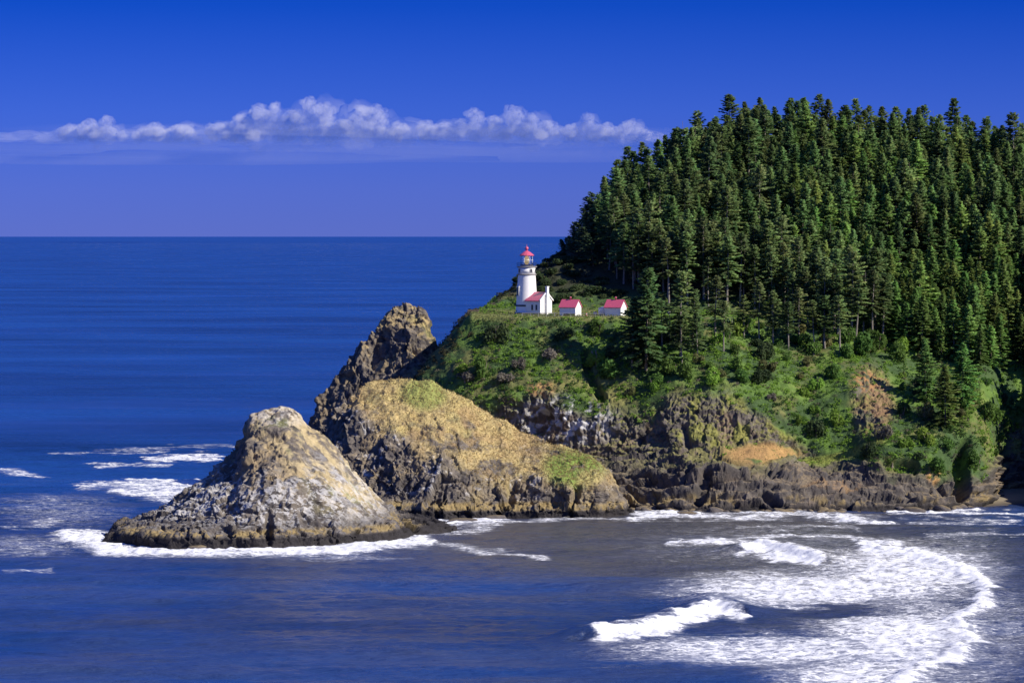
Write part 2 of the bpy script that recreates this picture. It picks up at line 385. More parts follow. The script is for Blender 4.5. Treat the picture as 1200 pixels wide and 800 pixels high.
# ------------------------------------------------------------------ headland terrain
hpx = np.concatenate([np.linspace(440, 1225, 1050), np.linspace(1226, 1520, 110)])
def A(pts): return itp(hpx, pts)
S = A([(440, 600), (465, 480), (490, 441), (520, 402), (540, 376), (552, 366), (565, 362), (580, 351), (600, 341), (625, 320), (650, 299), (670, 286), (690, 270), (715, 252), (740, 243), (765, 224), (790, 206), (820, 194), (860, 187), (900, 180), (950, 177), (1000, 184), (1100, 192), (1150, 198), (1200, 208), (1300, 240), (1520, 260)])
dA = A([(440, 1045), (520, 1030), (600, 1020), (700, 1004), (750, 998), (800, 990), (850, 988), (900, 988), (950, 990), (1000, 991), (1040, 993), (1090, 997), (1140, 1004), (1158, 1012), (1176, 1044), (1205, 1052), (1235, 1042), (1270, 1020), (1340, 985), (1420, 950), (1520, 900)])
def zrow(py, d): return CAMZ - (np.maximum(py, S) - HOR) / F * d
one = np.ones_like(hpx)
r = []
r.append((dA - 5, -4 * one)); r.append((dA, -.2 * one)); r.append((dA + 1.5, 2.0 * one))
dC = dA + A([(440, 6), (700, 9), (800, 9), (1000, 8), (1150, 5), (1180, 4), (1520, 5)])
r.append((dC, zrow(A([(440, 580), (700, 558), (740, 556), (780, 552), (810, 545), (850, 549), (900, 557), (950, 570), (1000, 575), (1040, 572), (1090, 566), (1150, 562), (1180, 555), (1215, 555), (1260, 560), (1320, 570), (1520, 600)]), dC)))
dD = dA + A([(440, 12), (700, 22), (800, 27), (950, 30), (1000, 26), (1040, 17), (1090, 12), (1150, 12), (1180, 8), (1520, 10)])
r.append((dD, zrow(A([(440, 540), (600, 530), (700, 543), (750, 538), (800, 523), (830, 519), (870, 519), (900, 523), (935, 541), (970, 538), (1000, 531), (1030, 518), (1060, 525), (1090, 525), (1150, 522), (1180, 515), (1215, 510), (1260, 510), (1320, 500), (1520, 520)]), dD)))
dE = A([(440, 1058), (520, 1046), (600, 1040), (700, 1034), (800, 1030), (900, 1030), (950, 1031), (1000, 1030), (1040, 1028), (1090, 1022), (1150, 1027), (1176, 1056), (1205, 1066), (1235, 1060), (1270, 1040), (1340, 1010), (1420, 980), (1520, 930)])
r.append((dE, zrow(A([(440, 500), (560, 470), (600, 462), (650, 462), (700, 470), (750, 468), (800, 452), (850, 445), (900, 455), (950, 470), (1000, 460), (1040, 475), (1090, 492), (1128, 486), (1158, 474), (1185, 465), (1215, 455), (1260, 460), (1320, 470), (1520, 540)]), dE)))
dM = A([(440, 1062), (520, 1056), (600, 1050), (700, 1046), (800, 1046), (900, 1046), (1000, 1046), (1090, 1046), (1150, 1052), (1180, 1075), (1205, 1080), (1235, 1076), (1270, 1060), (1340, 1030), (1520, 960)])
r.append((dM, zrow(A([(440, 470), (520, 420), (600, 414), (650, 415), (700, 425), (750, 415), (800, 412), (850, 408), (900, 420), (950, 425), (1000, 422), (1040, 432), (1090, 450), (1128, 445), (1160, 430), (1185, 415), (1215, 400), (1260, 395), (1320, 410), (1520, 490)]), dM)))
dF = A([(440, 1068), (520, 1063), (560, 1062), (600, 1059), (740, 1059), (850, 1062), (950, 1064), (1000, 1066), (1090, 1070), (1150, 1076), (1190, 1093), (1235, 1095), (1280, 1080), (1340, 1055), (1520, 990)])
r.append((dF, zrow(A([(440, 460), (520, 405), (552, 367), (600, 370.6), (740, 371.5), (800, 374), (850, 376), (900, 384), (950, 392), (1000, 396), (1040, 402), (1090, 405), (1128, 398), (1160, 385), (1215, 365), (1260, 362), (1320, 380), (1520, 470)]), dF)))
dG = A([(440, 1078), (552, 1082), (600, 1092), (740, 1084), (850, 1086), (1000, 1090), (1090, 1095), (1150, 1100), (1215, 1110), (1260, 1104), (1320, 1085), (1520, 1020)])
r.append((dG, zrow(A([(440, 460), (520, 405), (552, 366), (600, 366.3), (660, 366.3), (740, 366.5), (800, 367), (850, 366), (900, 372), (1000, 382), (1090, 378), (1128, 370), (1160, 355), (1215, 330), (1320, 390), (1520, 420)]), dG)))
dH = A([(440, 1090), (552, 1100), (600, 1112), (700, 1122), (1000, 1130), (1215, 1135), (1320, 1100), (1520, 1060)])
r.append((dH, zrow(A([(440, 460), (552, 366), (580, 352), (600, 342), (625, 323), (650, 314), (700, 306), (750, 300), (800, 296), (850, 293), (900, 290), (1000, 285), (1090, 282), (1215, 280), (1320, 330), (1520, 360)]), dH)))
dJ = A([(440, 1100), (552, 1112), (600, 1122), (650, 1150), (700, 1168), (750, 1182), (800, 1195), (900, 1208), (1215, 1205), (1320, 1190), (1520, 1150)])
zJ = zrow(0 * one, dJ); r.append(((dH + dJ) / 2, r[-1][1] * .42 + zJ * .58)); r.append((dJ, zJ))
r.append((dJ + 50, zJ - 10)); r.append((dJ + 170, -4 * one))
HG = loft(r, hpx, (4, 10, 26, 44, 70, 56, 60, 36, 40, 34, 34, 16, 12), 5, 3)
hn = normals(HG).reshape(-1, 3); HV = HG.reshape(-1, 3).copy()
hpx_, hpy_ = proj(HV)
rockline = itp(hpx_, [(440, 470), (500, 470), (560, 488), (600, 478), (640, 455), (700, 476), (740, 490), (780, 474), (830, 462), (870, 464), (905, 492), (930, 505), (960, 535), (1000, 540), (1045, 560), (1060, 562), (1110, 562), (1150, 560), (1175, 530), (1200, 490), (1300, 470)])
f_ = fbm(HV, 9, 4, 300); g_ = fbm(HV, 1.2, 3, 301)
rocky = smooth(-14, 14, hpy_ - rockline + 26 * f_)
scar = ell(hpx_, hpy_ + 6 * g_, 1022, 470, 24, 42)
rocky = np.maximum(rocky, scar * .8)
plat = ell(hpx_, hpy_, 893, 531, 44, 11); strip = ell(hpx_, hpy_, 970, 539 - 0, 48, 7)
strip = np.maximum(strip * 0, smooth(7, 3, np.abs(hpy_ - itp(hpx_, [(930, 544), (970, 538), (1000, 530), (1030, 516)])))) * smooth(925, 940, hpx_) * smooth(1045, 1030, hpx_)
rocky = rocky * (1 - .9 * plat) * (1 - .9 * strip)
bench = smooth(10, 3, np.abs(hpy_ - 369)) * smooth(545, 560, hpx_) * smooth(780, 745, hpx_) * smooth(1056, 1060, HV[:, 1]) * smooth(1100, 1090, HV[:, 1])
lowr = smooth(505, 545, hpy_ + 8 * f_)
led = HV[:, 2] / 3.1 + .9 * fbm(HV, 12, 3, 341); led = (led - np.floor(led)); led = np.where(led < .8, led / .8, (1 - led) / .2) - .5
rd = rock_disp(HV, 1.7, 1.15, 0.5, 310) * (1 - .65 * lowr) + lowr * (1.1 * led * 1.3 + 1.7 * facets(HV + 1.2 * np.stack([f_, f_, f_], 1), 6.5, 351, (2.0, 1.2, .8)) + .8 * facets(HV, 2.4, 361, (1.5, 1.2, .9)) + 2.0 * fbm(HV, 12, 3, 371))
d_ = rd * rocky + (1 - rocky) * (1.3 * fbm(HV, 11, 3, 320) + .5 * fbm(HV, 3, 3, 321)) * (1 - bench)
def groove(pts, w, dep):
    a = np.array(pts, float); best = np.full(len(HV), 1e9)
    for (ax, ay), (bx, by) in zip(a[:-1], a[1:]):
        ex, ey = bx - ax, by - ay; t = np.clip(((hpx_ - ax) * ex + (hpy_ - ay) * ey) / (ex * ex + ey * ey), 0, 1)
        best = np.minimum(best, np.hypot(hpx_ - ax - t * ex, hpy_ - ay - t * ey))
    return dep * smooth(w, w * .3, best)
d_ -= groove([(686, 415), (690, 435), (700, 455), (706, 465)], 7, 2.6)
d_ -= groove([(828, 553), (824, 570), (818, 582)], 9, 3.5) + groove([(896, 578), (910, 588)], 9, 3.0) + groove([(808, 548), (800, 560)], 6, 1.5)
d_ -= groove([(1126, 578), (1128, 545), (1132, 522)], 12, 6) + groove([(715, 560), (760, 556)], 3, 1.2)
d_ -= groove([(640, 488), (628, 500)], 12, 3) + groove([(800, 500), (806, 520)], 7, 2)
d_ -= groove([(1040, 545), (1070, 548)], 10, 3)
back = smooth(1250, 1300, HV[:, 1])
amp = (smooth(-1, 2.5, HV[:, 2]) * .85 + .15) * (1 - .5 * back)
amp *= 1 - .9 * smooth(545, 560, hpx_) * smooth(790, 750, hpx_) * smooth(1057, 1061, HV[:, 1]) * smooth(1112, 1095, HV[:, 1])
HV = HV + hn * (d_ * amp)[:, None]
HG2 = HV.reshape(HG.shape); hn2 = normals(HG2).reshape(-1, 3)
c = np.tile(np.array(DGREEN) * 1.2, (len(HV), 1))
c = mixc(c, OLIVE, smooth(0, .4, f_ + .3 * g_) * .6); c = mixc(c, GREEN, smooth(-.05, .35, fbm(HV, 6, 3, 330)) * .7 * smooth(345, 372, hpy_))
c = mixc(c, (.20, .21, .07), bench * .9)
rk = mixc(np.tile(np.array(ROCK), (len(HV), 1)), ROCK2, smooth(-.1, .35, fbm(HV, 3.5, 3, 333)))
rk = mixc(rk, (.19, .135, .09), smooth(0, .4, fbm(HV, 7, 3, 334)) * .7); rk = mixc(rk, (.072, .064, .060), lowr * smooth(-.5, .0, fbm(HV, 4, 3, 335)) * .85)
rk = mixc(rk, OLIVE, smooth(.55, .85, hn2[:, 2] + .4 * f_ + .1) * smooth(560, 535, hpy_) * .8)
rk = mixc(rk, (.22, .22, .05), smooth(.1, .35, fbm(HV, 4, 3, 336, an=(1, 1, 1.6)) - .05) * smooth(545, 520, hpy_) * smooth(690, 720, hpx_) * .8)
rk = mixc(rk, TAN2, smooth(.7, .95, hn2[:, 2] + .3 * f_) * smooth(540, 560, hpy_) * .5)
c = c * (1 - rocky[:, None]) + rk * rocky[:, None]
c = mixc(c, OLIVE, ell(hpx_, hpy_, 690, 460, 50, 22) * smooth(-.5, .1, f_) * .8)
c = mixc(c, GUANO, ell(hpx_, hpy_, 662, 494, 50, 26, .5) * smooth(-.05, .3, g_ + .5 * f_ + .12) * .85)
c = mixc(c, ORANGE, plat * smooth(-.5, -.1, g_ * .5 + f_) * .92); c = mixc(c, (.20, .23, .05), strip)
c = mixc(c, (.27, .155, .09), scar * .6 * smooth(-.15, .25, f_ + g_ * .6)); c = mixc(c, (.40, .20, .075), ell(hpx_, hpy_ + 8 * f_, 1018, 447, 20, 10) * smooth(-.2, .2, g_) * .55)
c = mixc(c, ORANGE, np.maximum(ell(hpx_, hpy_, 975, 573, 34, 6) * .4, np.maximum(ell(hpx_, hpy_, 634, 455, 16, 10) * .8, ell(hpx_, hpy_, 1095, 555, 9, 9))) * smooth(-.3, .1, g_))
z_ = HV[:, 2] + .6 * f_
c = mixc(c, LICHEN, smooth(1.6, 2.4, z_) * smooth(5.5, 3.2, z_) * smooth(.0, .35, g_ * .6 + f_) * .7)
c = mixc(c, WET, smooth(2.0, 1.2, z_))
c = mixc(c, (.04, .042, .024), smooth(350, 335, hpy_) * .9)  # hill ground: dark brush tone with the slope's shade painted in
headland = link('headland', mesh_from('headland', HV, grid_faces(*HG.shape[:2]), 4, M_land, c)); tag(headland, kind='structure')
# lookup of the ground height under a point of the bench or hill
def ground(x, y):
    m = (np.abs(HV[:, 0] - x) < 2.5) & (np.abs(HV[:, 1] - y) < 4)
    if not m.any(): return 48.3
    q = HV[m]; k = np.argsort((q[:, 0] - x) ** 2 + (q[:, 1] - y) ** 2)[:4]; return float(q[k, 2].mean())
def ground_at_px(px, py, dmin=0, dmax=1e9):
    qx, qy = proj(HV); m = (HV[:, 1] > dmin) & (HV[:, 1] < dmax)
    k = np.argmin(np.where(m, (qx - px) ** 2 + (qy - py) ** 2, 1e9)); return HV[k]

# beach
bx = np.linspace(1085, 1240, 120); bt = np.linspace(0, 1, 50)
BD = itp(bx, [(1085, 1004), (1115, 992), (1140, 992), (1170, 998), (1200, 1008), (1240, 1010)])[None] + bt[:, None] * 75
BZ = -.5 + bt[:, None] * 5.6 + 0 * bx[None]
BV = np.stack([(bx[None] - 600) / F * BD, BD, BZ], -1).reshape(-1, 3)
BV[:, 2] += .15 * fbm(BV, 6, 3, 400)
bc = mixc(np.tile(np.array((.25, .21, .15)), (len(BV), 1)), (.10, .085, .07), smooth(1.2, .5, BV[:, 2]))
tag(link('beach', mesh_from('beach', BV, grid_faces(50, 120), 4, M_sand, bc)), kind='structure')

# ------------------------------------------------------------------ sea
xs = np.arange(-190, 190.1, .5); ys = np.concatenate([np.arange(585, 1120, .85), np.arange(1120, 1345, 1.3)])
ext = np.geomspace(1, 1500, 40)
xs = np.concatenate([-190 - 60 * ext[::-1], xs, 190 + 60 * ext])
ys = np.concatenate([[-3000, -1000, -200, 100, 300, 420, 500, 540, 565], ys, 1345 + 120 * np.geomspace(.02, 2000, 70)])
SX, SY = np.meshgrid(xs, ys); sv = np.stack([SX.ravel(), SY.ravel(), 0 * SX.ravel()], 1)
qy = np.maximum(sv[:, 1], 100); spx = 600 + F * sv[:, 0] / qy; spy = HOR + F * CAMZ / qy
near = (np.abs(sv[:, 0]) < 189) & (sv[:, 1] > 586) & (sv[:, 1] < 1340)
idx = np.where(near)[0]; fx, fy = spx[idx], spy[idx]; fp = sv[idx]
foam = np.zeros(len(idx))
w1 = fbm(fp, 14, 4, 500, an=(1.6, 1, 1)); w2 = fbm(fp, 4, 3, 501, an=(1.6, 1, 1))
w3 = fbm(fp, 2.2, 3, 502, an=(1.4, 1, 1)); wx, wy = fx + 16 * w1 + 9 * w2 + 4 * w3, fy + 4.0 * w1 + 3.2 * w2 + 2.0 * w3
def stroke(pts, w, a=1.0, ax=1.0):
    a_ = np.array(pts, float); best = np.full(len(idx), 1e9)
    for (x0, y0), (x1, y1) in zip(a_[:-1], a_[1:]):
        ex, ey = (x1 - x0) * ax, y1 - y0; dx, dy = (wx - x0) * ax, wy - y0
        t = np.clip((dx * ex + dy * ey) / (ex * ex + ey * ey + 1e-9), 0, 1); best = np.minimum(best, np.hypot(dx - t * ex, dy - t * ey))
    return a * np.exp(-(best / w) ** 2)
def patch(cx, cy, rx, ry, a=1.0):
    return a * np.exp(-(((wx - cx) / rx) ** 2 + ((wy - cy) / ry) ** 2) ** 1.5)
def F_(m):
    global foam; foam = np.maximum(foam, m)
# surf round the stacks
F_(stroke([(80, 628), (118, 640), (180, 645), (250, 646), (320, 645), (400, 643), (450, 637), (500, 634)], 7.5, 1.05)); F_(patch(105, 631, 36, 9, 1.0))
F_(stroke([(500, 634), (560, 645), (640, 653)], 3.5, .6)); F_(stroke([(515, 613), (560, 610), (590, 612)], 5, .95)); F_(stroke([(470, 628), (540, 622), (600, 612), (650, 606)], 4, .6))
F_(patch(185, 571, 60, 8, .78)); F_(stroke([(150, 562), (240, 566)], 3, .9)); F_(stroke([(130, 576), (225, 578)], 2.5, .9)); F_(patch(205, 585, 40, 4, .7)); F_(stroke([(90, 570), (150, 566), (230, 572)], 4, .7)); F_(stroke([(165, 537), (250, 534)], 3, .85)); F_(stroke([(110, 546), (200, 545)], 2.2, .6))
F_(stroke([(60, 532), (180, 527), (270, 522)], 2, .5)); F_(stroke([(0, 552), (50, 558)], 2.5, .65)); F_(stroke([(0, 618), (70, 612)], 3, .5)); F_(stroke([(0, 596), (60, 592)], 2, .4)); F_(stroke([(0, 667), (60, 665)], 3, .45))
F_(patch(30, 640, 70, 12, .35)); F_(patch(70, 600, 90, 25, .3)); F_(patch(400, 655, 90, 6, .35))
# shoreline
F_(stroke([(735, 606), (790, 604)], 4, 1.0)); F_(stroke([(640, 606), (735, 606)], 2.5, .5)); F_(stroke([(790, 606), (860, 607), (930, 604), (1000, 607)], 3.5, .7)); F_(stroke([(975, 607), (1045, 612)], 3, .9)); F_(stroke([(1045, 603), (1130, 604), (1200, 604)], 2.4, .9)); F_(stroke([(1060, 610), (1200, 612)], 1.8, .5))
F_(stroke([(780, 636), (830, 633), (860, 637)], 3.5, .9)); F_(stroke([(860, 632), (920, 628), (995, 630)], 4, .75)); F_(stroke([(870, 620), (1000, 618)], 3, .45)); F_(stroke([(1080, 628), (1200, 626)], 2.0, .5))
# breaker near the point of the bay
F_(stroke([(868, 648), (895, 643), (930, 652), (965, 660)], 6.5, 1.15)); F_(patch(925, 654, 34, 6, 1.1))
# breaker in front
F_(stroke([(700, 748), (735, 743), (775, 737), (810, 726), (840, 716)], 7, 1.2)); F_(stroke([(790, 730), (835, 714), (866, 722)], 8, 1.15))
# broad foam field and its curved front
FR = [(1010, 643), (1060, 648), (1110, 662), (1148, 680), (1160, 692), (1150, 708), (1128, 722), (1120, 740), (1150, 754), (1120, 768), (1085, 784), (1050, 800)]
F_(stroke(FR, 11, 1.1)); F_(patch(1060, 672, 115, 36, .86)); F_(patch(950, 692, 165, 25, .84)); F_(patch(1060, 745, 105, 46, .86)); F_(patch(920, 762, 195, 19, .78)); F_(patch(1010, 790, 110, 20, .76))
F_(stroke([(820, 700), (900, 690), (1000, 680)], 6, .7)); F_(stroke([(760, 760), (880, 757), (1000, 752)], 4, .7)); F_(stroke([(940, 795), (1010, 778), (1090, 765)], 5, .75)); F_(stroke([(730, 722), (760, 720)], 2, .6)); F_(patch(1120, 650, 80, 30, .30)); F_(patch(1170, 740, 70, 60, .36)); F_(patch(900, 640, 200, 30, .25)); F_(patch(1100, 790, 120, 20, .4))
F_(patch(560, 690, 300, 60, .10))
foam -= patch(960, 717, 110, 8, .45) * (foam < .95); foam = np.clip(foam, 0, 1.3)
# geometry of the water: swell, chop and the two breaking crests
zsw = .34 * np.sin(fp[:, 1] * .16 + .02 * fp[:, 0] + 2.5 * w1) + .55 * fbm(fp, 26, 3, 510, an=(2.2, .8, 1)) + .40 * fbm(fp, 5, 4, 511, .6, (2.0, .8, 1))
def crest(pts, h, wf, wb):
    a_ = np.array([((x - 600) / F * (F * CAMZ / (y - HOR)), F * CAMZ / (y - HOR)) for x, y in pts]); best = np.full(len(idx), 1e9); sgn = np.zeros(len(idx))
    qx, qy2 = fp[:, 0] + 1.2 * w2, fp[:, 1] + 1.5 * w1
    for k, ((x0, y0), (x1, y1)) in enumerate(zip(a_[:-1], a_[1:])):
        ex, ey = x1 - x0, y1 - y0; t = np.clip(((qx - x0) * ex + (qy2 - y0) * ey) / (ex * ex + ey * ey), 0, 1)
        dd = np.hypot(qx - x0 - t * ex, qy2 - y0 - t * ey); s = np.sign(ex * (qy2 - y0) - ey * (qx - x0)); sgn = np.where(dd < best, s, sgn); best = np.minimum(best, dd)
    w = np.where(sgn > 0, wb, wf); return h * np.exp(-(best / w) ** 2)
zsw += crest([(690, 748), (735, 741), (775, 733), (810, 720), (838, 705), (868, 716)], 1.7, 3.0, 6.0) * (1 + .3 * w2)
zsw += crest([(862, 648), (895, 640), (930, 648), (968, 658)], 1.3, 3, 6)
zsw += crest(FR, .7, 2.5, 4) * .8
zsw += .55 * np.clip(foam, 0, 1) * (.5 + fbm(fp, 1.6, 3, 515)) + smooth(850, 1050, fx) * .22 * fbm(fp, 2.6, 3, 516, an=(1.6, 1, 1))
edge = smooth(189, 182, np.abs(fp[:, 0])) * smooth(586, 600, fp[:, 1]) * smooth(1340, 1290, fp[:, 1])
sv[idx, 2] = zsw * edge
foam_full = np.zeros(len(sv)); foam_full[idx] = foam * edge
turb = np.zeros(len(sv))
px_all, py_all = spx, spy
turb = np.clip(smooth(430, 760, px_all + .0 * py_all) * smooth(596, 606, py_all) * smooth(730, 640, py_all) * smooth(1300, 850, px_all) * 1.0 + .8 * np.exp(-((px_all - 620) / 200) ** 2 - ((py_all - 640) / 26) ** 2) + .45 * smooth(700, 1000, px_all) * smooth(600, 650, py_all), 0, 1)
turb = turb * (sv[:, 1] < 1340) * (sv[:, 1] > 100)
turb = np.maximum(turb, .26 * smooth(540, 660, py_all) * (sv[:, 1] > 100) * (sv[:, 1] < 1340))
turb[idx] = np.clip(turb[idx] + .35 * w1 * (turb[idx] > .02), 0, 1)
M_sea, t, b = newmat('sea water')
geo = N(t, 'ShaderNodeNewGeometry'); af = N(t, 'ShaderNodeAttribute', attribute_name='foam'); atb = N(t, 'ShaderNodeAttribute', attribute_name='turbid')
mp = N(t, 'ShaderNodeMapping'); mp.inputs['Scale'].default_value = (.55, 1.0, 1.0); t.links.new(geo.outputs['Position'], mp.inputs[0])
deep = mul_col(t, (.004, .020, .090, 1), (1, 1, 1, 1)); 
nbig = noise_node(t, mp.outputs[0], .006, 4, .6); rb = ramp(t, nbig.outputs[0], .35, .65); rb.inputs[3].default_value = .6; rb.inputs[4].default_value = 1.5
deep = mul_col(t, (.006, .036, .150, 1), rb.outputs[0])
mixw = N(t, 'ShaderNodeMix', data_type='RGBA'); t.links.new(atb.outputs['Fac'], mixw.inputs['Factor']); t.links.new(deep, mixw.inputs[6]); mixw.inputs[7].default_value = (.082, .080, .084, 1)
nf1 = noise_node(t, mp.outputs[0], .55, 6, .68); nf2 = noise_node(t, mp.outputs[0], 2.2, 4, .7)
sm = N(t, 'ShaderNodeMath', operation='MULTIPLY_ADD'); t.links.new(nf1.outputs[0], sm.inputs[0]); sm.inputs[1].default_value = 1.5; sm.inputs[2].default_value = -.75
sm2 = N(t, 'ShaderNodeMath', operation='MULTIPLY_ADD'); t.links.new(nf2.outputs[0], sm2.inputs[0]); sm2.inputs[1].default_value = .9; sm2.inputs[2].default_value = -.45
ad = N(t, 'ShaderNodeMath', operation='ADD'); t.links.new(sm.outputs[0], ad.inputs[0]); t.links.new(sm2.outputs[0], ad.inputs[1])
ad2 = N(t, 'ShaderNodeMath', operation='ADD'); t.links.new(ad.outputs[0], ad2.inputs[0]); t.links.new(af.outputs['Fac'], ad2.inputs[1])
fr = N(t, 'ShaderNodeMapRange', interpolation_type='SMOOTHSTEP'); fr.inputs[1].default_value = .42; fr.inputs[2].default_value = .92
nl_ = noise_node(t, mp.outputs[0], .42, 5, .6); l1 = N(t, 'ShaderNodeMath', operation='SUBTRACT'); t.links.new(nl_.outputs[0], l1.inputs[0]); l1.inputs[1].default_value = .5
l2 = N(t, 'ShaderNodeMath', operation='ABSOLUTE'); t.links.new(l1.outputs[0], l2.inputs[0]); l3 = N(t, 'ShaderNodeMath', operation='MULTIPLY_ADD'); t.links.new(l2.outputs[0], l3.inputs[0]); l3.inputs[1].default_value = -3.0; l3.inputs[2].default_value = .20
l4 = N(t, 'ShaderNodeMath', operation='ADD'); t.links.new(l3.outputs[0], l4.inputs[0]); t.links.new(ad2.outputs[0], l4.inputs[1]); t.links.new(l4.outputs[0], fr.inputs[0])
gate = ramp(t, af.outputs['Fac'], .05, .3); fm = N(t, 'ShaderNodeMath', operation='MULTIPLY'); t.links.new(fr.outputs[0], fm.inputs[0]); t.links.new(gate.outputs[0], fm.inputs[1])
t.links.new(mixw.outputs[2], b.inputs['Base Color'])
mp2 = N(t, 'ShaderNodeMapping'); mp2.inputs['Scale'].default_value = (.35, 1.0, 1.0); t.links.new(geo.outputs['Position'], mp2.inputs[0])
nr_ = noise_node(t, mp2.outputs[0], .012, 9, .74); rr_ = ramp(t, nr_.outputs[0], .35, .65); rr_.inputs[3].default_value = .16; rr_.inputs[4].default_value = .34; t.links.new(rr_.outputs[0], b.inputs['Roughness'])
b.inputs['IOR'].default_value = 1.33; b.inputs['Specular IOR Level'].default_value = .5
nb = noise_node(t, mp.outputs[0], .35, 8, .62); nb2 = noise_node(t, mp.outputs[0], .05, 3, .5)
sb = N(t, 'ShaderNodeMath', operation='MULTIPLY_ADD'); t.links.new(nb2.outputs[0], sb.inputs[0]); sb.inputs[1].default_value = 2.5; t.links.new(nb.outputs[0], sb.inputs[2])
bp = N(t, 'ShaderNodeBump'); bp.inputs['Strength'].default_value = 1.0; bp.inputs['Distance'].default_value = 1.5; t.links.new(sb.outputs[0], bp.inputs['Height']); t.links.new(bp.outputs[0], b.inputs['Normal'])
fo = N(t, 'ShaderNodeBsdfDiffuse'); fo.inputs[0].default_value = (.78, .79, .80, 1)
fb = N(t, 'ShaderNodeBump'); fb.inputs['Strength'].default_value = .6; fb.inputs['Distance'].default_value = .4; t.links.new(nf2.outputs[0], fb.inputs['Height']); t.links.new(fb.outputs[0], fo.inputs['Normal'])
mxs = N(t, 'ShaderNodeMixShader'); t.links.new(fm.outputs[0], mxs.inputs[0]); t.links.new(b.outputs[0], mxs.inputs[1]); t.links.new(fo.outputs[0], mxs.inputs[2])
thin = ramp(t, ad2.outputs[0], .10, .75); th2 = N(t, 'ShaderNodeMath', operation='MULTIPLY'); t.links.new(thin.outputs[0], th2.inputs[0]); t.links.new(gate.outputs[0], th2.inputs[1])
th3 = N(t, 'ShaderNodeMath', operation='MULTIPLY'); t.links.new(th2.outputs[0], th3.inputs[0]); th3.inputs[1].default_value = .38
mxf = N(t, 'ShaderNodeMath', operation='MAXIMUM'); t.links.new(fm.outputs[0], mxf.inputs[0]); t.links.new(th3.outputs[0], mxf.inputs[1]); t.links.new(mxf.outputs[0], mxs.inputs[0])
t.links.new(mxs.outputs[0], t.nodes['Material Output'].inputs[0])
sea = link('sea', mesh_from('sea', sv, grid_faces(len(ys), len(xs)), 4, M_sea, None, True, {'foam': foam_full, 'turbid': turb})); tag(sea, kind='structure')

# ------------------------------------------------------------------ clouds: a far bank of cumulus, real volumes 40 km out
rng = np.random.default_rng(5)
M_cloud = bpy.data.materials.new('cloud vapour'); M_cloud.use_nodes = True; t = M_cloud.node_tree; t.nodes.clear()
co = N(t, 'ShaderNodeOutputMaterial'); pv = N(t, 'ShaderNodeVolumePrincipled'); pv.inputs['Color'].default_value = (.97, .97, 1, 1); pv.inputs['Density'].default_value = .0027; pv.inputs['Anisotropy'].default_value = -.25
t.links.new(pv.outputs[0], co.inputs['Volume'])
def ico(sub):
    import bmesh
    bm = bmesh.new(); bmesh.ops.create_icosphere(bm, subdivisions=sub, radius=1); bm.verts.ensure_lookup_table()
    v = np.array([x.co[:] for x in bm.verts]); f = np.array([[q.index for q in p.verts] for p in bm.faces]); bm.free(); return v, f
IV, IF = ico(3)
CD = 40000.0; k = CD / F
top = [(0, 150), (40, 151), (70, 148), (100, 140), (130, 134), (150, 150), (180, 142), (215, 143), (240, 150), (270, 140), (300, 122), (325, 118), (340, 128), (362, 114), (385, 118), (400, 142), (420, 128), (440, 120), (455, 140), (480, 146), (515, 140), (540, 138), (556, 126), (580, 130), (605, 120), (630, 136), (650, 138), (665, 146), (690, 132), (705, 142), (725, 138), (755, 152)]
cv, cf, nb_ = [], [], 0
towers = [(80, 146, 16), (102, 138, 24), (125, 134, 16), (180, 143, 24), (215, 144, 26), (258, 142, 24), (285, 132, 22), (303, 120, 22), (322, 118, 18), (345, 128, 24), (362, 112, 20), (383, 118, 18), (405, 138, 24), (426, 122, 20), (442, 119, 16), (470, 142, 24), (500, 140, 22), (520, 142, 20), (540, 138, 18), (556, 125, 17), (580, 134, 20), (605, 122, 20), (622, 132, 18), (642, 140, 20), (670, 144, 18), (690, 132, 14), (712, 142, 22), (740, 138, 16), (752, 148, 14)]
for ti, (cx, ty, wd0) in enumerate(towers):
    h = 165 - ty
    for i in range(int(8 + h * .75)):
        u = rng.random() ** .7; rad = (1 - .45 * u) * rng.uniform(.22, .42) * min(wd0, h) * .9 + 1.2
        px = cx + rng.normal() * wd0 * .55 * (1 - .75 * u); py = 165 - rad * .5 - u * max(h - 1.5 * rad, 0)
        cpos = np.array([(px - 600) * k, CD + rng.normal() * wd0 * k * .5, CAMZ + (HOR - py) * k])
        s = np.array([rad * k * rng.uniform(1.0, 1.35), rad * k, rad * k])
        nn = fbm(IV * 1.5 + i * 7.7 + ti * 31.1, 1.0, 4, 600, .62); v = IV * s * (1 + .7 * nn)[:, None] + cpos
        zb_ = CAMZ + (HOR - 167) * k; v[:, 2] = np.where(v[:, 2] < zb_, zb_ + (v[:, 2] - zb_) * .3, v[:, 2])
        cv.append(v); cf.append(IF + nb_); nb_ += len(IV)
clouds = link('cloud_bank', mesh_from('cloud_bank', np.concatenate(cv), np.concatenate(cf), 3, M_cloud)); tag(clouds, 'low bank of white puffy clouds over the sea horizon', 'clouds', kind='stuff')

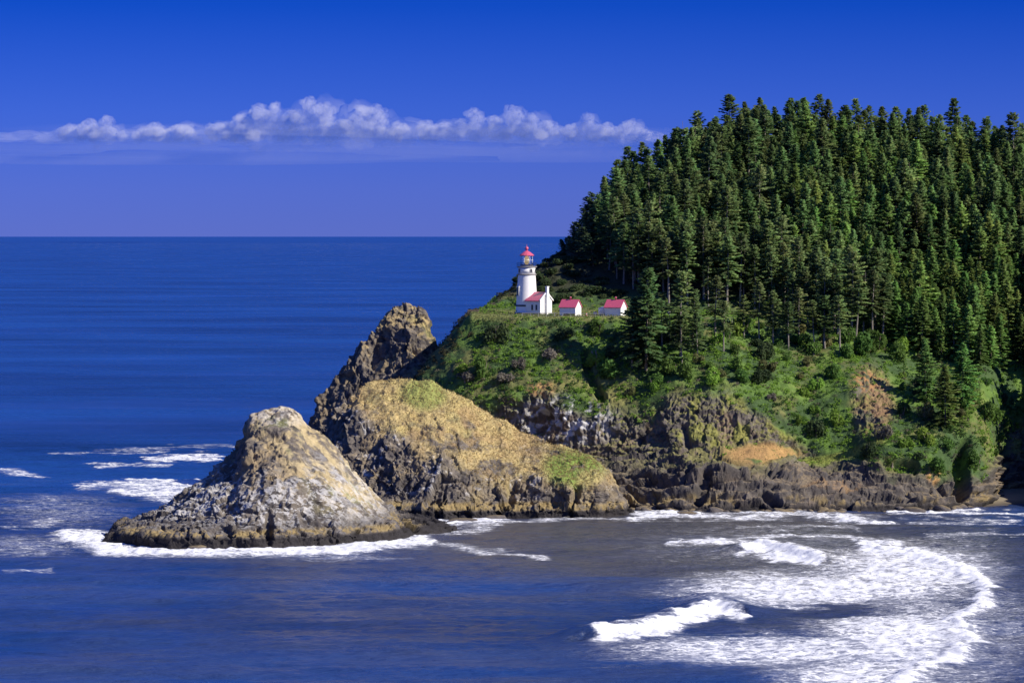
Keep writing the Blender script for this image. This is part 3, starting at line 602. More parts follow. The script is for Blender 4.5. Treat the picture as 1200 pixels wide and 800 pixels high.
M_veil = M_cloud.copy(); [n for n in M_veil.node_tree.nodes if n.type == 'PRINCIPLED_VOLUME'][0].inputs['Density'].default_value = .000024
vl = []; vf = []
for q, (cx, cyy, wx_, wz_) in enumerate(((300, 174, 360, 9), (520, 180, 300, 8), (60, 166, 260, 7), (420, 162, 420, 12), (230, 186, 330, 6))):
    v = IV * np.array([wx_ * k, 3000, wz_ * k]) * (1 + .5 * fbm(IV * 1.5 + q * 9, 1, 3, 640))[:, None] + np.array([(cx - 600) * k, CD, CAMZ + (HOR - cyy) * k]); vl.append(v); vf.append(IF + q * len(IV))
tag(link('cloud_veil', mesh_from('cloud_veil', np.concatenate(vl), np.concatenate(vf), 3, M_veil)), 'faint thin veil of vapour under the cloud bank', 'clouds', kind='stuff')
M_wisp = M_cloud.copy(); [n for n in M_wisp.node_tree.nodes if n.type == 'PRINCIPLED_VOLUME'][0].inputs['Density'].default_value = .00045
wl_, wf_ = [], []
for q, (cx, ty, wd0) in enumerate(towers + [(20, 152, 30), (50, 150, 26), (150, 148, 26), (230, 150, 26), (410, 146, 26), (765, 150, 22)]):
    for j in range(3):
        rx_, rz_ = wd0 * rng.uniform(.7, 1.3), max(4, (166 - ty) * rng.uniform(.3, .5)); v = IV * np.array([rx_ * k, 250, rz_ * k]) * (1 + .9 * fbm(IV * 1.3 + q * 5 + j * 2.2, 1, 4, 660, .6))[:, None] + np.array([(cx + rng.normal() * 8 - 600) * k, CD + rng.normal() * 80, CAMZ + (HOR - (166 - rz_ * rng.uniform(.4, 1.3))) * k])
        wl_.append(v); wf_.append(IF + (3 * q + j) * len(IV))
tag(link('cloud_wisps', mesh_from('cloud_wisps', np.concatenate(wl_), np.concatenate(wf_), 3, M_wisp)), 'soft wisps trailing round the cloud bank', 'clouds', kind='stuff')
# ------------------------------------------------------------------ lighthouse
LX, LY, LZ = (617.3 - 600) / F * 1080, 1080.0, 48.55
lh = empty('lighthouse', (LX, LY, LZ)); tag(lh, 'white lighthouse tower with red lantern roof and attached workroom', 'lighthouse')
tower = MB().lathe([(3.18, -1.2), (3.18, .45), (3.05, .5), (2.94, 2.2), (2.42, 10.45), (2.42, 10.6)], 48).build('tower', M_white, lh, True)
MB().lathe([(3.02, 2.02), (3.06, 2.05), (3.06, 2.42), (3.0, 2.45)], 48).build('belt_course', M_dark, tower, True)
MB().lathe([(3.25, -.6), (3.25, .38), (3.19, .4)], 48).build('plinth', M_grey, tower, True)
def rotz(a, x=0, y=0, z=0): return Matrix.Translation((x, y, z)) @ Matrix.Rotation(a, 4, 'Z')
def tower_window(ang, z0, w, h, rad):
    Mx = rotz(ang); f = MB(); f.box(rad - .25, rad + .14, -w / 2 - .14, w / 2 + .14, z0 - .15, z0 + h + .12, Mx).box(rad - .25, rad + .24, -w / 2 - .25, w / 2 + .25, z0 + h + .14, z0 + h + .34, Mx)
    o = f.build('window', M_white, lh); MB().box(rad - .1, rad + .17, -w / 2, w / 2, z0, z0 + h, Mx).build('pane', M_pane, o)
tower_window(R(212), 4.9, .75, 2.3, 2.76)
MB().lathe([(2.50, 10.58), (2.66, 10.66), (2.66, 10.9), (2.5, 10.95)], 48).build('cornice', M_grey, lh, True)
watch = MB().lathe([(2.38, 10.93), (2.38, 12.7)], 48).build('watch_room', M_white, lh, True)
for a in (212, 300, 255 + 90, 30):
    Mx = rotz(R(a)); o = MB().box(2.2, 2.44, -.42, .42, 11.25, 12.35, Mx).build('window', M_grey, lh); MB().box(2.2, 2.47, -.30, .30, 11.35, 12.25, Mx).build('pane', M_pane, o)
gal = MB().lathe([(2.38, 12.68), (2.72, 12.78), (2.78, 12.82), (2.78, 13.0), (1.8, 13.02)], 48).build('gallery', M_grey, lh, True)
rl = MB()
for q in range(24):
    a = 2 * math.pi * q / 24; rl.box(-.025, .025, -.025, .025, 13.0, 13.95, Matrix.Translation((2.68 * math.cos(a), 2.68 * math.sin(a), 0)))
def ring(mb, rad, z, th):
    mb.lathe([(rad - th, z - th), (rad + th, z - th), (rad + th, z + th), (rad - th, z + th), (rad - th, z - th)], 48)
ring(rl, 2.68, 13.95, .03); ring(rl, 2.68, 13.5, .02); rl.build('railing', M_dark, gal)
MB().lathe([(1.80, 13.0), (1.80, 13.45), (1.74, 13.5)], 32).build('lantern_base', M_white, lh, True)
glz = MB(); n = 16
glz.add([(1.70 * math.cos(2 * math.pi * q / n), 1.70 * math.sin(2 * math.pi * q / n), z) for z in (13.45, 15.95) for q in range(n)], [(q, (q + 1) % n, n + (q + 1) % n, n + q) for q in range(n)])
go = glz.build('glazing', M_glass, lh)
br = MB()
for q in range(8):
    a = 2 * math.pi * (q + .5) / 8; br.box(-.05, .05, -.05, .05, 13.45, 15.95, Matrix.Translation((1.72 * math.cos(a), 1.72 * math.sin(a), 0)))
ring(br, 1.72, 14.7, .035); br.build('glazing_bars', M_white, go)
MB().lathe([(.25, 13.1), (.3, 13.5), (.55, 13.9), (.72, 14.5), (.72, 14.9), (.55, 15.5), (.25, 15.85), (.1, 15.9)], 24).build('lens', M_lens, lh, True)
rf = MB().lathe([(1.86, 15.85), (2.02, 15.92), (2.02, 16.08), (1.9, 16.2), (1.45, 16.55), (.9, 16.95), (.45, 17.2), (.3, 17.3)], 16).build('lantern_roof', M_red, lh, False)
MB().lathe([(.24, 17.25), (.24, 17.55), (.42, 17.7), (.5, 17.95), (.42, 18.2), (.2, 18.35), (.06, 18.45), (.05, 18.95), (.02, 19.0)], 16).build('ball_vent', M_red, rf, True)
# workroom, ridge running out of the tower towards the viewer's right
Mw = rotz(R(-40)); wl, ww, we, wr = 6.9, 2.5, 3.75, 5.8
wk = MB().prism_x([(-ww, -1.0), (ww, -1.0), (ww, we), (0, wr), (-ww, we)], 1.5, wl, Mw).build('workroom', M_white, lh)
th = .18; ro = MB()
for s in (-1, 1):
    ro.prism_x([(0, wr + .03), (s * (ww + .4), we + .03 - .4 * (wr - we) / ww), (s * (ww + .4), we + .03 + th - .4 * (wr - we) / ww), (0, wr + .03 + th)], 1.6, wl + .0, Mw)
wro = ro.build('roof', M_red, wk)
cp = MB()
for s in (-1, 1): cp.prism_x([(0, wr + .05), (s * (ww + .35), we - .25), (s * (ww + .35), we + .12), (0, wr + .45)], wl - .0 + .003, wl + .3, Mw)
cp.build('gable_coping', M_white, wk)
MB().box(wl + .01, wl + .75, -.5, .5, -1, wr - .2, Mw).box(wl + .08, wl + .68, -.40, .40, wr - .2, 7.35, Mw).box(wl + .0, wl + .76, -.48, .48, 7.36, 7.55, Mw).build('chimney', M_white, wk)
for xw in (4.1, 5.6):
    o = MB().box(xw - .45, xw + .45, -ww - .10, -ww + .1, .95, 2.65, Mw).box(xw - .58, xw + .58, -ww - .18, -ww + .1, 2.66, 2.85, Mw).build('window', M_white, wk)
    o.parent = lh; MB().box(xw - .32, xw + .32, -ww - .13, -ww + .05, 1.05, 2.52, Mw).build('pane', M_pane, o)
MB().box(1.5, wl + .06, -ww - .06, ww + .06, -1, .35, Mw).build('plinth', M_grey, wk)

def oil_house(px, d, label):
    X = (px - 600) / F * d; zb = ground(X, d) - .05
    h = empty('oil_house', (X, d, zb), R(-28)); tag(h, label, 'shed', 'white oil houses with red roofs')
    L, Wd, E, Rg = 2.4, 1.75, 2.5, 4.3
    wall = MB().prism_x([(-Wd, -1.2), (Wd, -1.2), (Wd, E), (0, Rg - .05), (-Wd, E)], -L, L).build('wall', M_white, h)
    ro = MB(); k = (Rg - E) / Wd; ov = .32
    for s in (-1, 1):
        ro.prism_x([(0, Rg), (s * (Wd + ov), E - ov * k), (s * (Wd + ov), E - ov * k + .16), (0, Rg + .16)], -L - .25, L + .25)
    roof = ro.build('roof', M_red, h)
    MB().lathe([(.16, Rg - .1), (.16, Rg + .5), (.3, Rg + .55), (.3, Rg + .75), (.1, Rg + .9)], 12).build('vent', M_red, roof, True)
    dr = MB().box(L - .05, L + .07, -.62, .62, -.3, 2.1).build('door', M_white, h); MB().box(L - .05, L + .045, -.5, .5, -.25, 2.0).build('door_panel', M_grey, dr); MB().box(L + .07, L + .13, .35, .42, .85, 1.0).build('handle', M_dark, dr)
    MB().box(-L - .06, L + .06, -Wd - .06, Wd + .06, -1.2, .12).build('foundation', M_grey, h)
    return h, X, zb
h1 = oil_house(668.5, 1067, 'white oil house nearest the lighthouse, with a dark timber panel on its front wall')
MB().box(-1.1, 2.2, -1.90, -1.755, .13, .6).build('timber_panel', M_wood, h1[0])
h2 = oil_house(721.5, 1067, 'white oil house half hidden by the lone spruce, beside a pale water tank')
# tank and small things on the bench
def at(px, d, dz=0): X = (px - 600) / F * d; return (X, d, ground(X, d) + dz)
tk = empty('water_tank', at(706.5, 1070)); tag(tk, 'pale round water tank beside the right-hand oil house', 'tank')
MB().lathe([(1.25, -.6), (1.25, 1.85), (1.1, 2.0)], 24).build('tank_body', M_white, tk, True); MB().lathe([(1.3, 1.86), (1.3, 1.95), (.4, 2.15), (.3, 2.3), (.1, 2.3)], 24).build('lid', M_white, tk, True); MB().lathe([(.12, .0), (.12, 1.7)], 8, Matrix.Translation((1.45, -.3, 0))).build('pipe', M_dark, tk, True)
bx_ = empty('utility_box', at(697.5, 1072)); tag(bx_, 'small white utility box to the left of the water tank', 'box')
MB().box(-.45, .45, -.3, .3, -.2, .8).build('cabinet', M_white, bx_); MB().prism_x([(-.38, .81), (.38, .81), (.38, .85), (-.38, .95)], -.5, .5).build('lid', M_grey, bx_)
cn = empty('traffic_cone', at(687.3, 1062)); tag(cn, 'small orange cone on the grass between the two oil houses', 'cone')
MB().box(-.32, .32, -.32, .32, -.05, .06).build('base', M_orange, cn); MB().lathe([(.26, .06), (.07, .95), (.05, .97)], 16).build('cone_body', M_orange, cn, True); MB().lathe([(.195, .45), (.205, .45), (.155, .66), (.145, .66)], 16).build('stripe', M_white, cn, True)
bn = empty('picnic_bench', at(554.5, 1068), R(-8)); tag(bn, 'weathered wooden bench at the seaward end of the lawn', 'bench')
MB().box(-1.6, 1.6, -.25, .25, .45, .53).build('seat', M_wood, bn)
for s in (-1.3, 1.3): MB().box(s - .08, s + .08, -.22, .5, -.4, .449).build('leg', M_wood, bn)
MB().box(-1.6, 1.6, .27, .36, .62, .98).build('backrest', M_wood, bn)
# path
pth = [(586, 1072), (605, 1067.5), (625, 1064.5), (645, 1063.5), (665, 1062.2), (690, 1063.2), (720, 1062.6)]
pv_, pf_ = [], []
for i, q in enumerate(np.linspace(586, 722, 60)):
    d = itp(q, pth)
    for j, o in enumerate(np.linspace(-1.1, 1.1, 5)): x, y, z = at(q, d + o, .05); pv_.append((x, y, z))
pz = np.array(pv_).reshape(60, 5, 3); pz[:, :, 2] = blur(pz[:, :, 2], 8)
pz[:, :, 2] += .06
tag(link('path', mesh_from('path', pz.reshape(-1, 3), grid_faces(60, 5), 4, M_gravel)), kind='structure')
# post and rail fence along the lawn's edge
fn = empty('fence', at(665, 1060)); tag(fn, 'thin pale post and rail fence along the edge of the lawn', 'fence')
o0 = fn.location; posts = []
for q in np.arange(612, 712, 9.5):
    x, y, z = at(q, 1059.8); posts.append((x - o0.x, y - o0.y, z - o0.z)); MB().box(-.06, .06, -.06, .06, -.5, 1.05, Matrix.Translation(posts[-1])).build('post', M_grey, fn)
rl = MB()
for a, b2 in zip(posts[:-1], posts[1:]):
    a, b2 = Vector(a), Vector(b2); v = b2 - a; Mx = Matrix.Translation(a + Vector((0, 0, .9))) @ v.to_track_quat('X', 'Z').to_matrix().to_4x4(); rl.box(.06, v.length - .06, -.03, .03, -.05, .05, Mx)
rl.build('rail', M_grey, fn)
# lamp post among the shrubs right of the oil houses
g = ground_at_px(784, 402, 1040, 1085); lp = empty('lamp_post', tuple(g)); hp = (402 - 367) / F * g[1] + .2
tag(lp, 'slender lamp post with a white globe among shrubs right of the lone spruce', 'lamp post')
MB().lathe([(.14, -1), (.10, .3), (.07, hp - .5)], 10).build('pole', M_dark, lp, True); MB().lathe([(.1, hp - .5), (.32, hp - .35), (.42, hp), (.3, hp + .3), (.05, hp + .42)], 16).build('globe', M_white, lp, True)

# ------------------------------------------------------------------ vegetation
def quads(C, U, Vv, col):
    """C centres, U/V half axes -> pointed leaf sprays (4-gon diamonds)"""
    v = np.stack([C - U, C - .25 * U + Vv, C + U, C - .25 * U - Vv], 1).reshape(-1, 3)
    return v, np.arange(len(v)).reshape(-1, 4), np.repeat(col, 4, 0)
def unit(a): return a / (np.linalg.norm(a, axis=-1, keepdims=True) + 1e-9)
def conifer(name, seed, H, base, maxR, shape=.8, lean=0.0, gap=.15, dens=1.0, col=(.050, .078, .026), wind=0.0, top=.992):
    rg = np.random.default_rng(seed); C, U, Vv, K = [], [], [], []
    h = base * H; sticks = []
    lob = rg.uniform(0, 6.28, 3); lh_ = rg.uniform(0, 6.28, 3)
    while h < H * top:
        u = (h - base * H) / (H * (1 - base)); L0 = maxR * ((1 - u) ** shape) * min(1, .55 + 3.2 * u) + .22
        L0 *= 1 + .22 * math.sin(u * 17 + lh_[0]) * (1 - u)
        nb = rg.integers(4, 7) if u < .9 else 4
        ph = rg.uniform(0, 6.28)
        for q in range(nb):
            if rg.random() < gap * (1.4 if u < .35 else .7): continue
            a = ph + 6.283 * q / nb + rg.uniform(-.4, .4); L = L0 * rg.uniform(.5, 1.32) * (1 + .25 * math.sin(2 * a + lob[0]) * math.sin(u * 9 + lob[1]))
            L *= 1 + wind * math.cos(a)
            pit = R(46) * u ** 1.6 - R(10) * (1 - u) + rg.uniform(-.16, .16)
            m = max(3, int(L / .30 * dens)); s = np.linspace(.12, 1, m)[:, None] * L
            out = np.array([math.cos(a), math.sin(a), 0.0]); lat = np.array([-math.sin(a), math.cos(a), 0.0])
            p = out * s * math.cos(pit); p[:, 2:] += h + s * math.sin(pit) - .055 * s ** 2 * (1.2 - u) + .010 * s ** 3 * (1 - u)
            sticks.append((h, a, L, pit))
            tone = rg.uniform(.72, 1.22)
            for sd in (-1, 0, 1):
                w = (1 - .5 * s / L) * rg.uniform(.7, 1.3, (m, 1))
                dirn = unit(out * .9 + sd * lat * rg.uniform(.4, 1.3, (m, 1)) + np.array([0, 0, 1.0]) * rg.uniform(-.5, .35, (m, 1)))
                ln = .26 + .42 * w * (1 if sd else .7) * min(1, L / 1.2); c0 = p + dirn * ln * .85
                wd = unit(np.cross(dirn, rg.normal(size=(m, 3)) * .85 + np.array([0, 0, 1.0]))) * (.17 + .14 * rg.random((m, 1)))
                C.append(c0); U.append(dirn * ln); Vv.append(wd)
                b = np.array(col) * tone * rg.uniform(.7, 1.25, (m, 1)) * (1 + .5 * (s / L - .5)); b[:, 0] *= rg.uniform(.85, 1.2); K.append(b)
        h += rg.uniform(.36, .66) * (1 + .35 * (1 - u)) * (1 if u < .85 else .6)
    C, U, Vv, K = map(np.concatenate, (C, U, Vv, K))
    # leader
    C[:, 0] += lean * (C[:, 2] / H) ** 2 * H
    ax0 = np.stack([lean * (C[:, 2] / H) ** 2 * H, 0 * C[:, 2], C[:, 2]], 1); outw = unit(unit(C - ax0) + np.array([0, 0, .45]))
    gn = np.cross(U, Vv); sg = np.sign((gn * outw).sum(1)); sg[sg == 0] = 1; Vv = Vv * -sg[:, None]
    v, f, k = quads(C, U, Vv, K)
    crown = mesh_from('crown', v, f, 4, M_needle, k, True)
    cn_ = np.repeat(unit(outw + .55 * unit(-np.cross(U, Vv)) + .25 * rg.normal(size=C.shape)), 4, 0)
    crown.normals_split_custom_set_from_vertices(cn_.tolist())
    n = 8; zs = np.linspace(-1.5, H * .97, 14); tv = []
    for z in zs:
        rr = max(.04, .0155 * H * (1 - max(z, 0) / H) ** .9); cx = lean * (max(z, 0) / H) ** 2 * H + .12 * math.sin(z * .3 + seed)
        tv += [(cx + rr * math.cos(6.283 * q / n), rr * math.sin(6.283 * q / n), z) for q in range(n)]
    tf = [(j * n + q, j * n + (q + 1) % n, (j + 1) * n + (q + 1) % n, (j + 1) * n + q) for j in range(13) for q in range(n)]
    tv = np.array(tv); tf = list(tf)
    extra = [s for s in sticks if rg.random() < .5] + [(rg.uniform(.5 * base, base) * H, rg.uniform(0, 6.28), rg.uniform(.5, 1.6), -.1) for _ in range(int(26 * base))]
    vs = [tv]; nb2 = len(tv)
    for hh, a, L, pit in extra:
        L *= .8; o = np.array([math.cos(a) * math.cos(pit), math.sin(a) * math.cos(pit), math.sin(pit)]); s0 = np.array([lean * (hh / H) ** 2 * H, 0, hh]); w = .05
        lat = np.array([-math.sin(a), math.cos(a), 0]) * w; up = np.array([0, 0, w])
        q4 = [s0 + lat, s0 + up, s0 - lat, s0 - up, s0 + o * L]
        vs.append(np.array(q4)); tf += [(nb2, nb2 + 1, nb2 + 4, nb2 + 4), (nb2 + 1, nb2 + 2, nb2 + 4, nb2 + 4), (nb2 + 2, nb2 + 3, nb2 + 4, nb2 + 4), (nb2 + 3, nb2, nb2 + 4, nb2 + 4)]; nb2 += 5
    V = np.concatenate(vs); me = bpy.data.meshes.new('trunk'); me.from_pydata(V.tolist(), [], [tuple(dict.fromkeys(f)) for f in tf]); me.update()
    me.materials.append(M_pale_bark if base > .3 else M_bark)
    return crown, me
def make_tree(name, kindmeshes, loc, rz, sc, label, group=None, cat='tree'):
    e = empty(name, loc, rz); e.rotation_euler = (random.gauss(0, .02), random.gauss(0, .02), rz); e.scale = (sc[0], sc[0], sc[1]); tag(e, label, cat, group)
    link('trunk', kindmeshes[1], e); link('crown', kindmeshes[0], e); return e
def gr(i, r, g, b): return (r * (1 + .10 * (i % 3 - 1)), g * (1 + .08 * (i % 2)), b)
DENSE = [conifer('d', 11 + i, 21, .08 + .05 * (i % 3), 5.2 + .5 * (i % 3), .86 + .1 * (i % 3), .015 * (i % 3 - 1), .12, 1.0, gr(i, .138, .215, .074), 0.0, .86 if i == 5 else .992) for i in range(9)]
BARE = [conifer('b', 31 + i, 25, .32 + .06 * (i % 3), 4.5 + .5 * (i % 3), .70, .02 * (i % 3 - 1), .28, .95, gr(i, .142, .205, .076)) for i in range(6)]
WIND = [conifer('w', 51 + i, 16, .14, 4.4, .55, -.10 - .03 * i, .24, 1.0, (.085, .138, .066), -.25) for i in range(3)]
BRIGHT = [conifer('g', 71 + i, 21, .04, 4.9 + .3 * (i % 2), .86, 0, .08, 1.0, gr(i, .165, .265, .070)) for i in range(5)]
def pick(mask, spacing, nmax, seed, taken):
    rg = np.random.default_rng(seed); ids = np.where(mask)[0]; rg.shuffle(ids); out = []
    for i in ids:
        x, y = HV[i, 0], HV[i, 1]; s2 = spacing ** 2
        if all((x - a) ** 2 + (y - b) ** 2 > s2 for a, b in taken):
            taken.append((x, y)); out.append(i)
            if len(out) >= nmax: break
    return out
vx, vy = proj(HV)
low = itp(vx, [(640, 292), (670, 298), (700, 318), (740, 338), (780, 356), (850, 360), (900, 368), (950, 388), (1000, 398), (1050, 404), (1080, 414), (1120, 428), (1150, 428), (1180, 430), (1215, 440), (1300, 420)])
forest = (vy < low) & (vx > 655) & (vx < 1400) & (HV[:, 2] > 15) & (HV[:, 1] > 1030)
ridge_d = itp(vx, np.stack([hpx, dJ], 1)); forest &= (HV[:, 1] < ridge_d + 16) & ((vx < 1232) | (HV[:, 1] > ridge_d - 30))
taken = []; rg = random.Random(8)
sel = np.array(pick(forest, 3.9, 1400, 21, taken))
specs = []
for i in sel:
    qx, qy_ = vx[i], vy[i]; lowd = low[i] - qy_; rim = HV[i, 1] > ridge_d[i] - 12
    if qx < 700: k_, nm, lb, gp, sc = rg.choice(WIND), 'spruce_tree', 'low wind-bent dark spruce on the seaward edge of the forest', 'wind-bent spruces on the seaward edge', rg.uniform(.85, 1.1) * float(np.interp(qx, [655, 675, 690, 700], [.36, .52, .8, 1.0]))
    elif qx > 1040 and qy_ > 330: k_, nm, lb, gp, sc = rg.choice(BRIGHT), 'conifer_tree', 'bright green conifer branched to the ground on the lower right slope', 'bright conifers on the lower right slope', rg.uniform(.6, .95)
    elif lowd < 30 and qx < 1040: k_, nm, lb, gp, sc = rg.choice(BARE), 'spruce_tree', 'spruce with a bare pale lower trunk along the front edge of the forest', 'bare-trunked spruces on the front edge', rg.uniform(.7, 1.05)
    elif rim: k_, nm, lb, gp, sc = rg.choice(DENSE + BARE[:2]), 'spruce_tree', 'dark spruce standing against the sky on the forested crest', 'spruces on the crest', rg.uniform(.72, 1.02)
    else: k_, nm, lb, gp, sc = rg.choice(DENSE + (BRIGHT if qx > 930 else DENSE[:2] + BARE[:3])), 'spruce_tree', 'dark green spruce in the dense forest on the headland slope', 'spruces of the slope forest', rg.uniform(.68, 1.05)
    sc *= .86 * (1 if qx > 735 else float(np.interp(qx, [655, 690, 735], [.75 if qx < 700 else .55, .75, 1.0]))); sc *= rg.choice([.72, .9, 1, 1, 1.04 if rim else 1.12])
    specs.append((k_, nm, lb, gp, sc, rg.uniform(.9, 1.2), rg.uniform(0, 6.28) if qx >= 700 else rg.uniform(-.5, .5)))
# the trees that show most are trees of their own; the rest of the wood behind and between them is one mass
buf = np.full((460, 620), -1, int)
for n_ in np.argsort(-HV[sel, 1]):
    i = sel[n_]; hpx2 = 21 * specs[n_][4] / HV[i, 1] * F; y1 = vy[i]; 
    for yy in range(max(60, int(y1 - hpx2)), min(519, int(y1 - hpx2 * .15))):
        w_ = 4.6 * specs[n_][4] * specs[n_][5] / HV[i, 1] * F * min(1, (yy - (y1 - hpx2)) / hpx2 * 1.4); buf[yy - 60, max(0, int(vx[i] - w_ - 620)):max(0, int(vx[i] + w_ - 620))] = n_
cnt = np.bincount(buf[buf >= 0], minlength=len(sel)); own = set(np.argsort(-cnt)[:272].tolist())
fv, ff, fk, nfv = [], [], [], 0
cache = {}
def arr(me):
    if me.name not in cache:
        n = len(me.vertices); v = np.zeros(n * 3, np.float32); me.vertices.foreach_get('co', v); c = np.zeros(n * 4, np.float32); me.attributes['tint'].data.foreach_get('color', c); cache[me.name] = (v.reshape(-1, 3), c.reshape(-1, 4)[:, :3])
    return cache[me.name]
for n_, i in enumerate(sel):
    k_, nm, lb, gp, sc, wd_, rz = specs[n_]; x, y, z = HV[i]
    if n_ in own: make_tree(nm, k_, (x, y, z - .3), rz, (sc * wd_, sc), lb, gp)
    elif cnt[n_] > 0 or (vx[i] > 1232 and n_ % 2):
        v, c_ = arr(k_[0]); v4 = v.reshape(-1, 4, 3); keep = np.random.default_rng(int(n_)).random(len(v4)) < .45; v4 = v4[keep]; m4 = v4.mean(1, keepdims=True); v4 = m4 + (v4 - m4) * 1.4
        q = v4.reshape(-1, 3); ca, sa = math.cos(rz), math.sin(rz); q = np.stack([(q[:, 0] * ca - q[:, 1] * sa) * sc * wd_ + x, (q[:, 0] * sa + q[:, 1] * ca) * sc * wd_ + y, q[:, 2] * sc + z], 1)
        fv.append(q); fk.append(c_.reshape(-1, 4, 3)[keep].reshape(-1, 3) * rg.uniform(.7, 1.25))
fv = np.concatenate(fv); print('forest', len(sel), len(own), len(fv) // 4)
tag(link('forest', mesh_from('forest', fv, np.arange(len(fv)).reshape(-1, 4), 4, M_under, np.concatenate(fk), False)), 'dense dark spruce forest filling in between the nearer trees of the headland', 'forest', kind='stuff')
# trees beyond the right edge that shade the gully
offm = (vx > 1240) & (vx < 1330) & (vy < 470) & (HV[:, 1] < 1120) & (HV[:, 2] > 12)
for i in pick(offm, 6.0, 12, 22, taken):
    x, y, z = HV[i]; s = rg.uniform(.85, 1.1); make_tree('conifer_tree', rg.choice(DENSE), (x, y, z - .3), rg.uniform(0, 6), (s, s), 'dark conifer beyond the right-hand side of the bay', 'conifers beyond the bay')
# single trees one can point at
for px, pyt, pyb, dm, km, lb in (
    (757, 312, 432, (1035, 1062), DENSE[0], 'large lone spruce in front of the right-hand oil house, branched to its foot'),
    (741, 346, 430, (1035, 1062), DENSE[2], 'shorter broad spruce crowding the left side of the lone spruce'),
    (797, 316, 418, (1040, 1068), BARE[1], 'slim spruce with a bare trunk just right of the lamp post'),
    (812, 338, 412, (1040, 1070), BARE[0], 'thin half-bare spruce standing second right of the lamp post'),
    (889, 330, 400, (1045, 1075), BARE[2], 'open-crowned spruce at the lip of the cliff above the rounded boulders'),
    (966, 345, 408, (1045, 1080), BARE[3], 'bare twin-coloured spruce at the forest edge above the green gully'),
    (1108, 428, 500, (1000, 1040), BRIGHT[2], 'broad domed conifer on top of the green bluff by the beach'),
    (1085, 395, 470, (1015, 1060), BRIGHT[0], 'bright conifer on the slope right of the orange scar'),
    (1128, 400, 474, (1015, 1075), BRIGHT[3], 'bright conifer just above the domed tree of the bluff'),
    (1188, 130, 232, (1150, 1215), BARE[4], 'tall thin open spruce against the sky at the far right of the crest'),
):
    p = ground_at_px(px, pyb, *dm); H = 25 if any(km is k_ for k_ in BARE) else 21
    hz = (pyb - pyt) / F * p[1] / H
    fat = 1.25 if 'domed' in lb else 1.1 if 'lone spruce' in lb else 1.05
    make_tree('spruce_tree' if km not in BRIGHT else 'conifer_tree', km, (p[0], p[1], p[2] - .3), rg.uniform(0, 6), (hz * fat if hz > .6 else hz * 1.5, hz), lb)

for px, pyt, pyb in ((775, 340, 415), (838, 322, 402), (848, 352, 412), (872, 345, 396), (906, 340, 404), (924, 352, 410), (936, 336, 398), (955, 350, 412), (985, 345, 412), (800, 372, 432), (823, 378, 438)):
    p = ground_at_px(px, pyb, 1040, 1085); hz = (pyb - pyt) / F * p[1] / 25
    make_tree('spruce_tree', rg.choice(BARE), (p[0], p[1], p[2] - .3), rg.uniform(0, 6), (max(hz * 1.15, .5), hz), 'thin half-bare spruce among shrubs at the top of the cliff slope', 'thin spruces at the top of the cliff slope')
# leafy bushes: clusters of small leaves over a domed, lobed volume
def bush_arrays(rg, centre, rad, hgt, n, col, leaf=.26):
    nl = rg.integers(3, 7); lob = np.stack([rg.uniform(-.6, .6, nl) * rad, rg.uniform(-.6, .6, nl) * rad, rg.uniform(.15, .62, nl) * hgt], 1); lr = rg.uniform(.35, .6, nl)
    k = rg.integers(0, nl, n); dirn = unit(rg.normal(size=(n, 3)) + np.array([0, 0, .35])); rr = rg.uniform(.65, 1.05, (n, 1))
    C = lob[k] + dirn * rr * lr[k][:, None] * np.array([rad, rad, hgt * .8])
    C[:, 2] = np.abs(C[:, 2])
    U = unit(dirn * .4 + rg.normal(size=(n, 3))) * leaf * rg.uniform(.7, 1.5, (n, 1)); V_ = unit(np.cross(U, dirn + .3 * rg.normal(size=(n, 3)))) * leaf * rg.uniform(.5, .9, (n, 1))
    K = np.array(col) * rg.uniform(.7, 1.3, (n, 1))
    return C + centre, U, V_, K
def bush_mesh(seed, col, n=700, rad=2.4, hgt=3.0):
    rg2 = np.random.default_rng(seed); v, f, k = quads(*bush_arrays(rg2, np.zeros(3), rad, hgt, n, col)); return mesh_from('foliage', v, f, 4, M_leaf, k, False)
def stem_mesh(seed, h, mat):
    m = MB(); rg2 = random.Random(seed)
    for q in range(4):
        a = rg2.uniform(0, 6.28); tl = Matrix.Rotation(rg2.uniform(.1, .45), 4, (math.cos(a), math.sin(a), 0)); m.lathe([(.13, -.6), (.09, h * .4), (.04, h * .75)], 7, tl)
    o = m.build('stem', mat); me = o.data; bpy.data.objects.remove(o); return me
BUSHC = {'lime': (.19, .31, .045), 'green': (.105, .195, .040), 'olive': (.16, .165, .06), 'grey': (.20, .18, .145), 'dark': (.06, .095, .035)}
BM = {k_: [bush_mesh(200 + 7 * j + 31 * i, v) for i in range(2)] for j, (k_, v) in enumerate(BUSHC.items())}
STEM = stem_mesh(3, 3.0, M_bark); PSTEM = stem_mesh(5, 3.4, M_pale_bark)
def bush(px, py, kind, s, label, group=None, tall=1.0, dm=(1000, 1075)):
    p = ground_at_px(px, py, *dm); e = empty('bush', (p[0], p[1], p[2] - .3), rg.uniform(0, 6)); e.scale = (s, s, s * tall); tag(e, label, 'bush', group)
    link('stem', PSTEM if kind in ('lime', 'grey') else STEM, e); link('foliage', rg.choice(BM[kind]), e)
bush(860, 392, 'lime', 1.9, 'pale-stemmed lime green shrub tree standing on the lawn below the forest', None, 1.1)
bush(946, 408, 'lime', 1.35, 'round lime green bush at the foot of the bare-trunked spruces')
bush(1005, 415, 'green', 2.0, 'large rounded green bush above the orange scar'); bush(1030, 410, 'green', 1.9, 'rounded green bush beside the top of the orange scar')
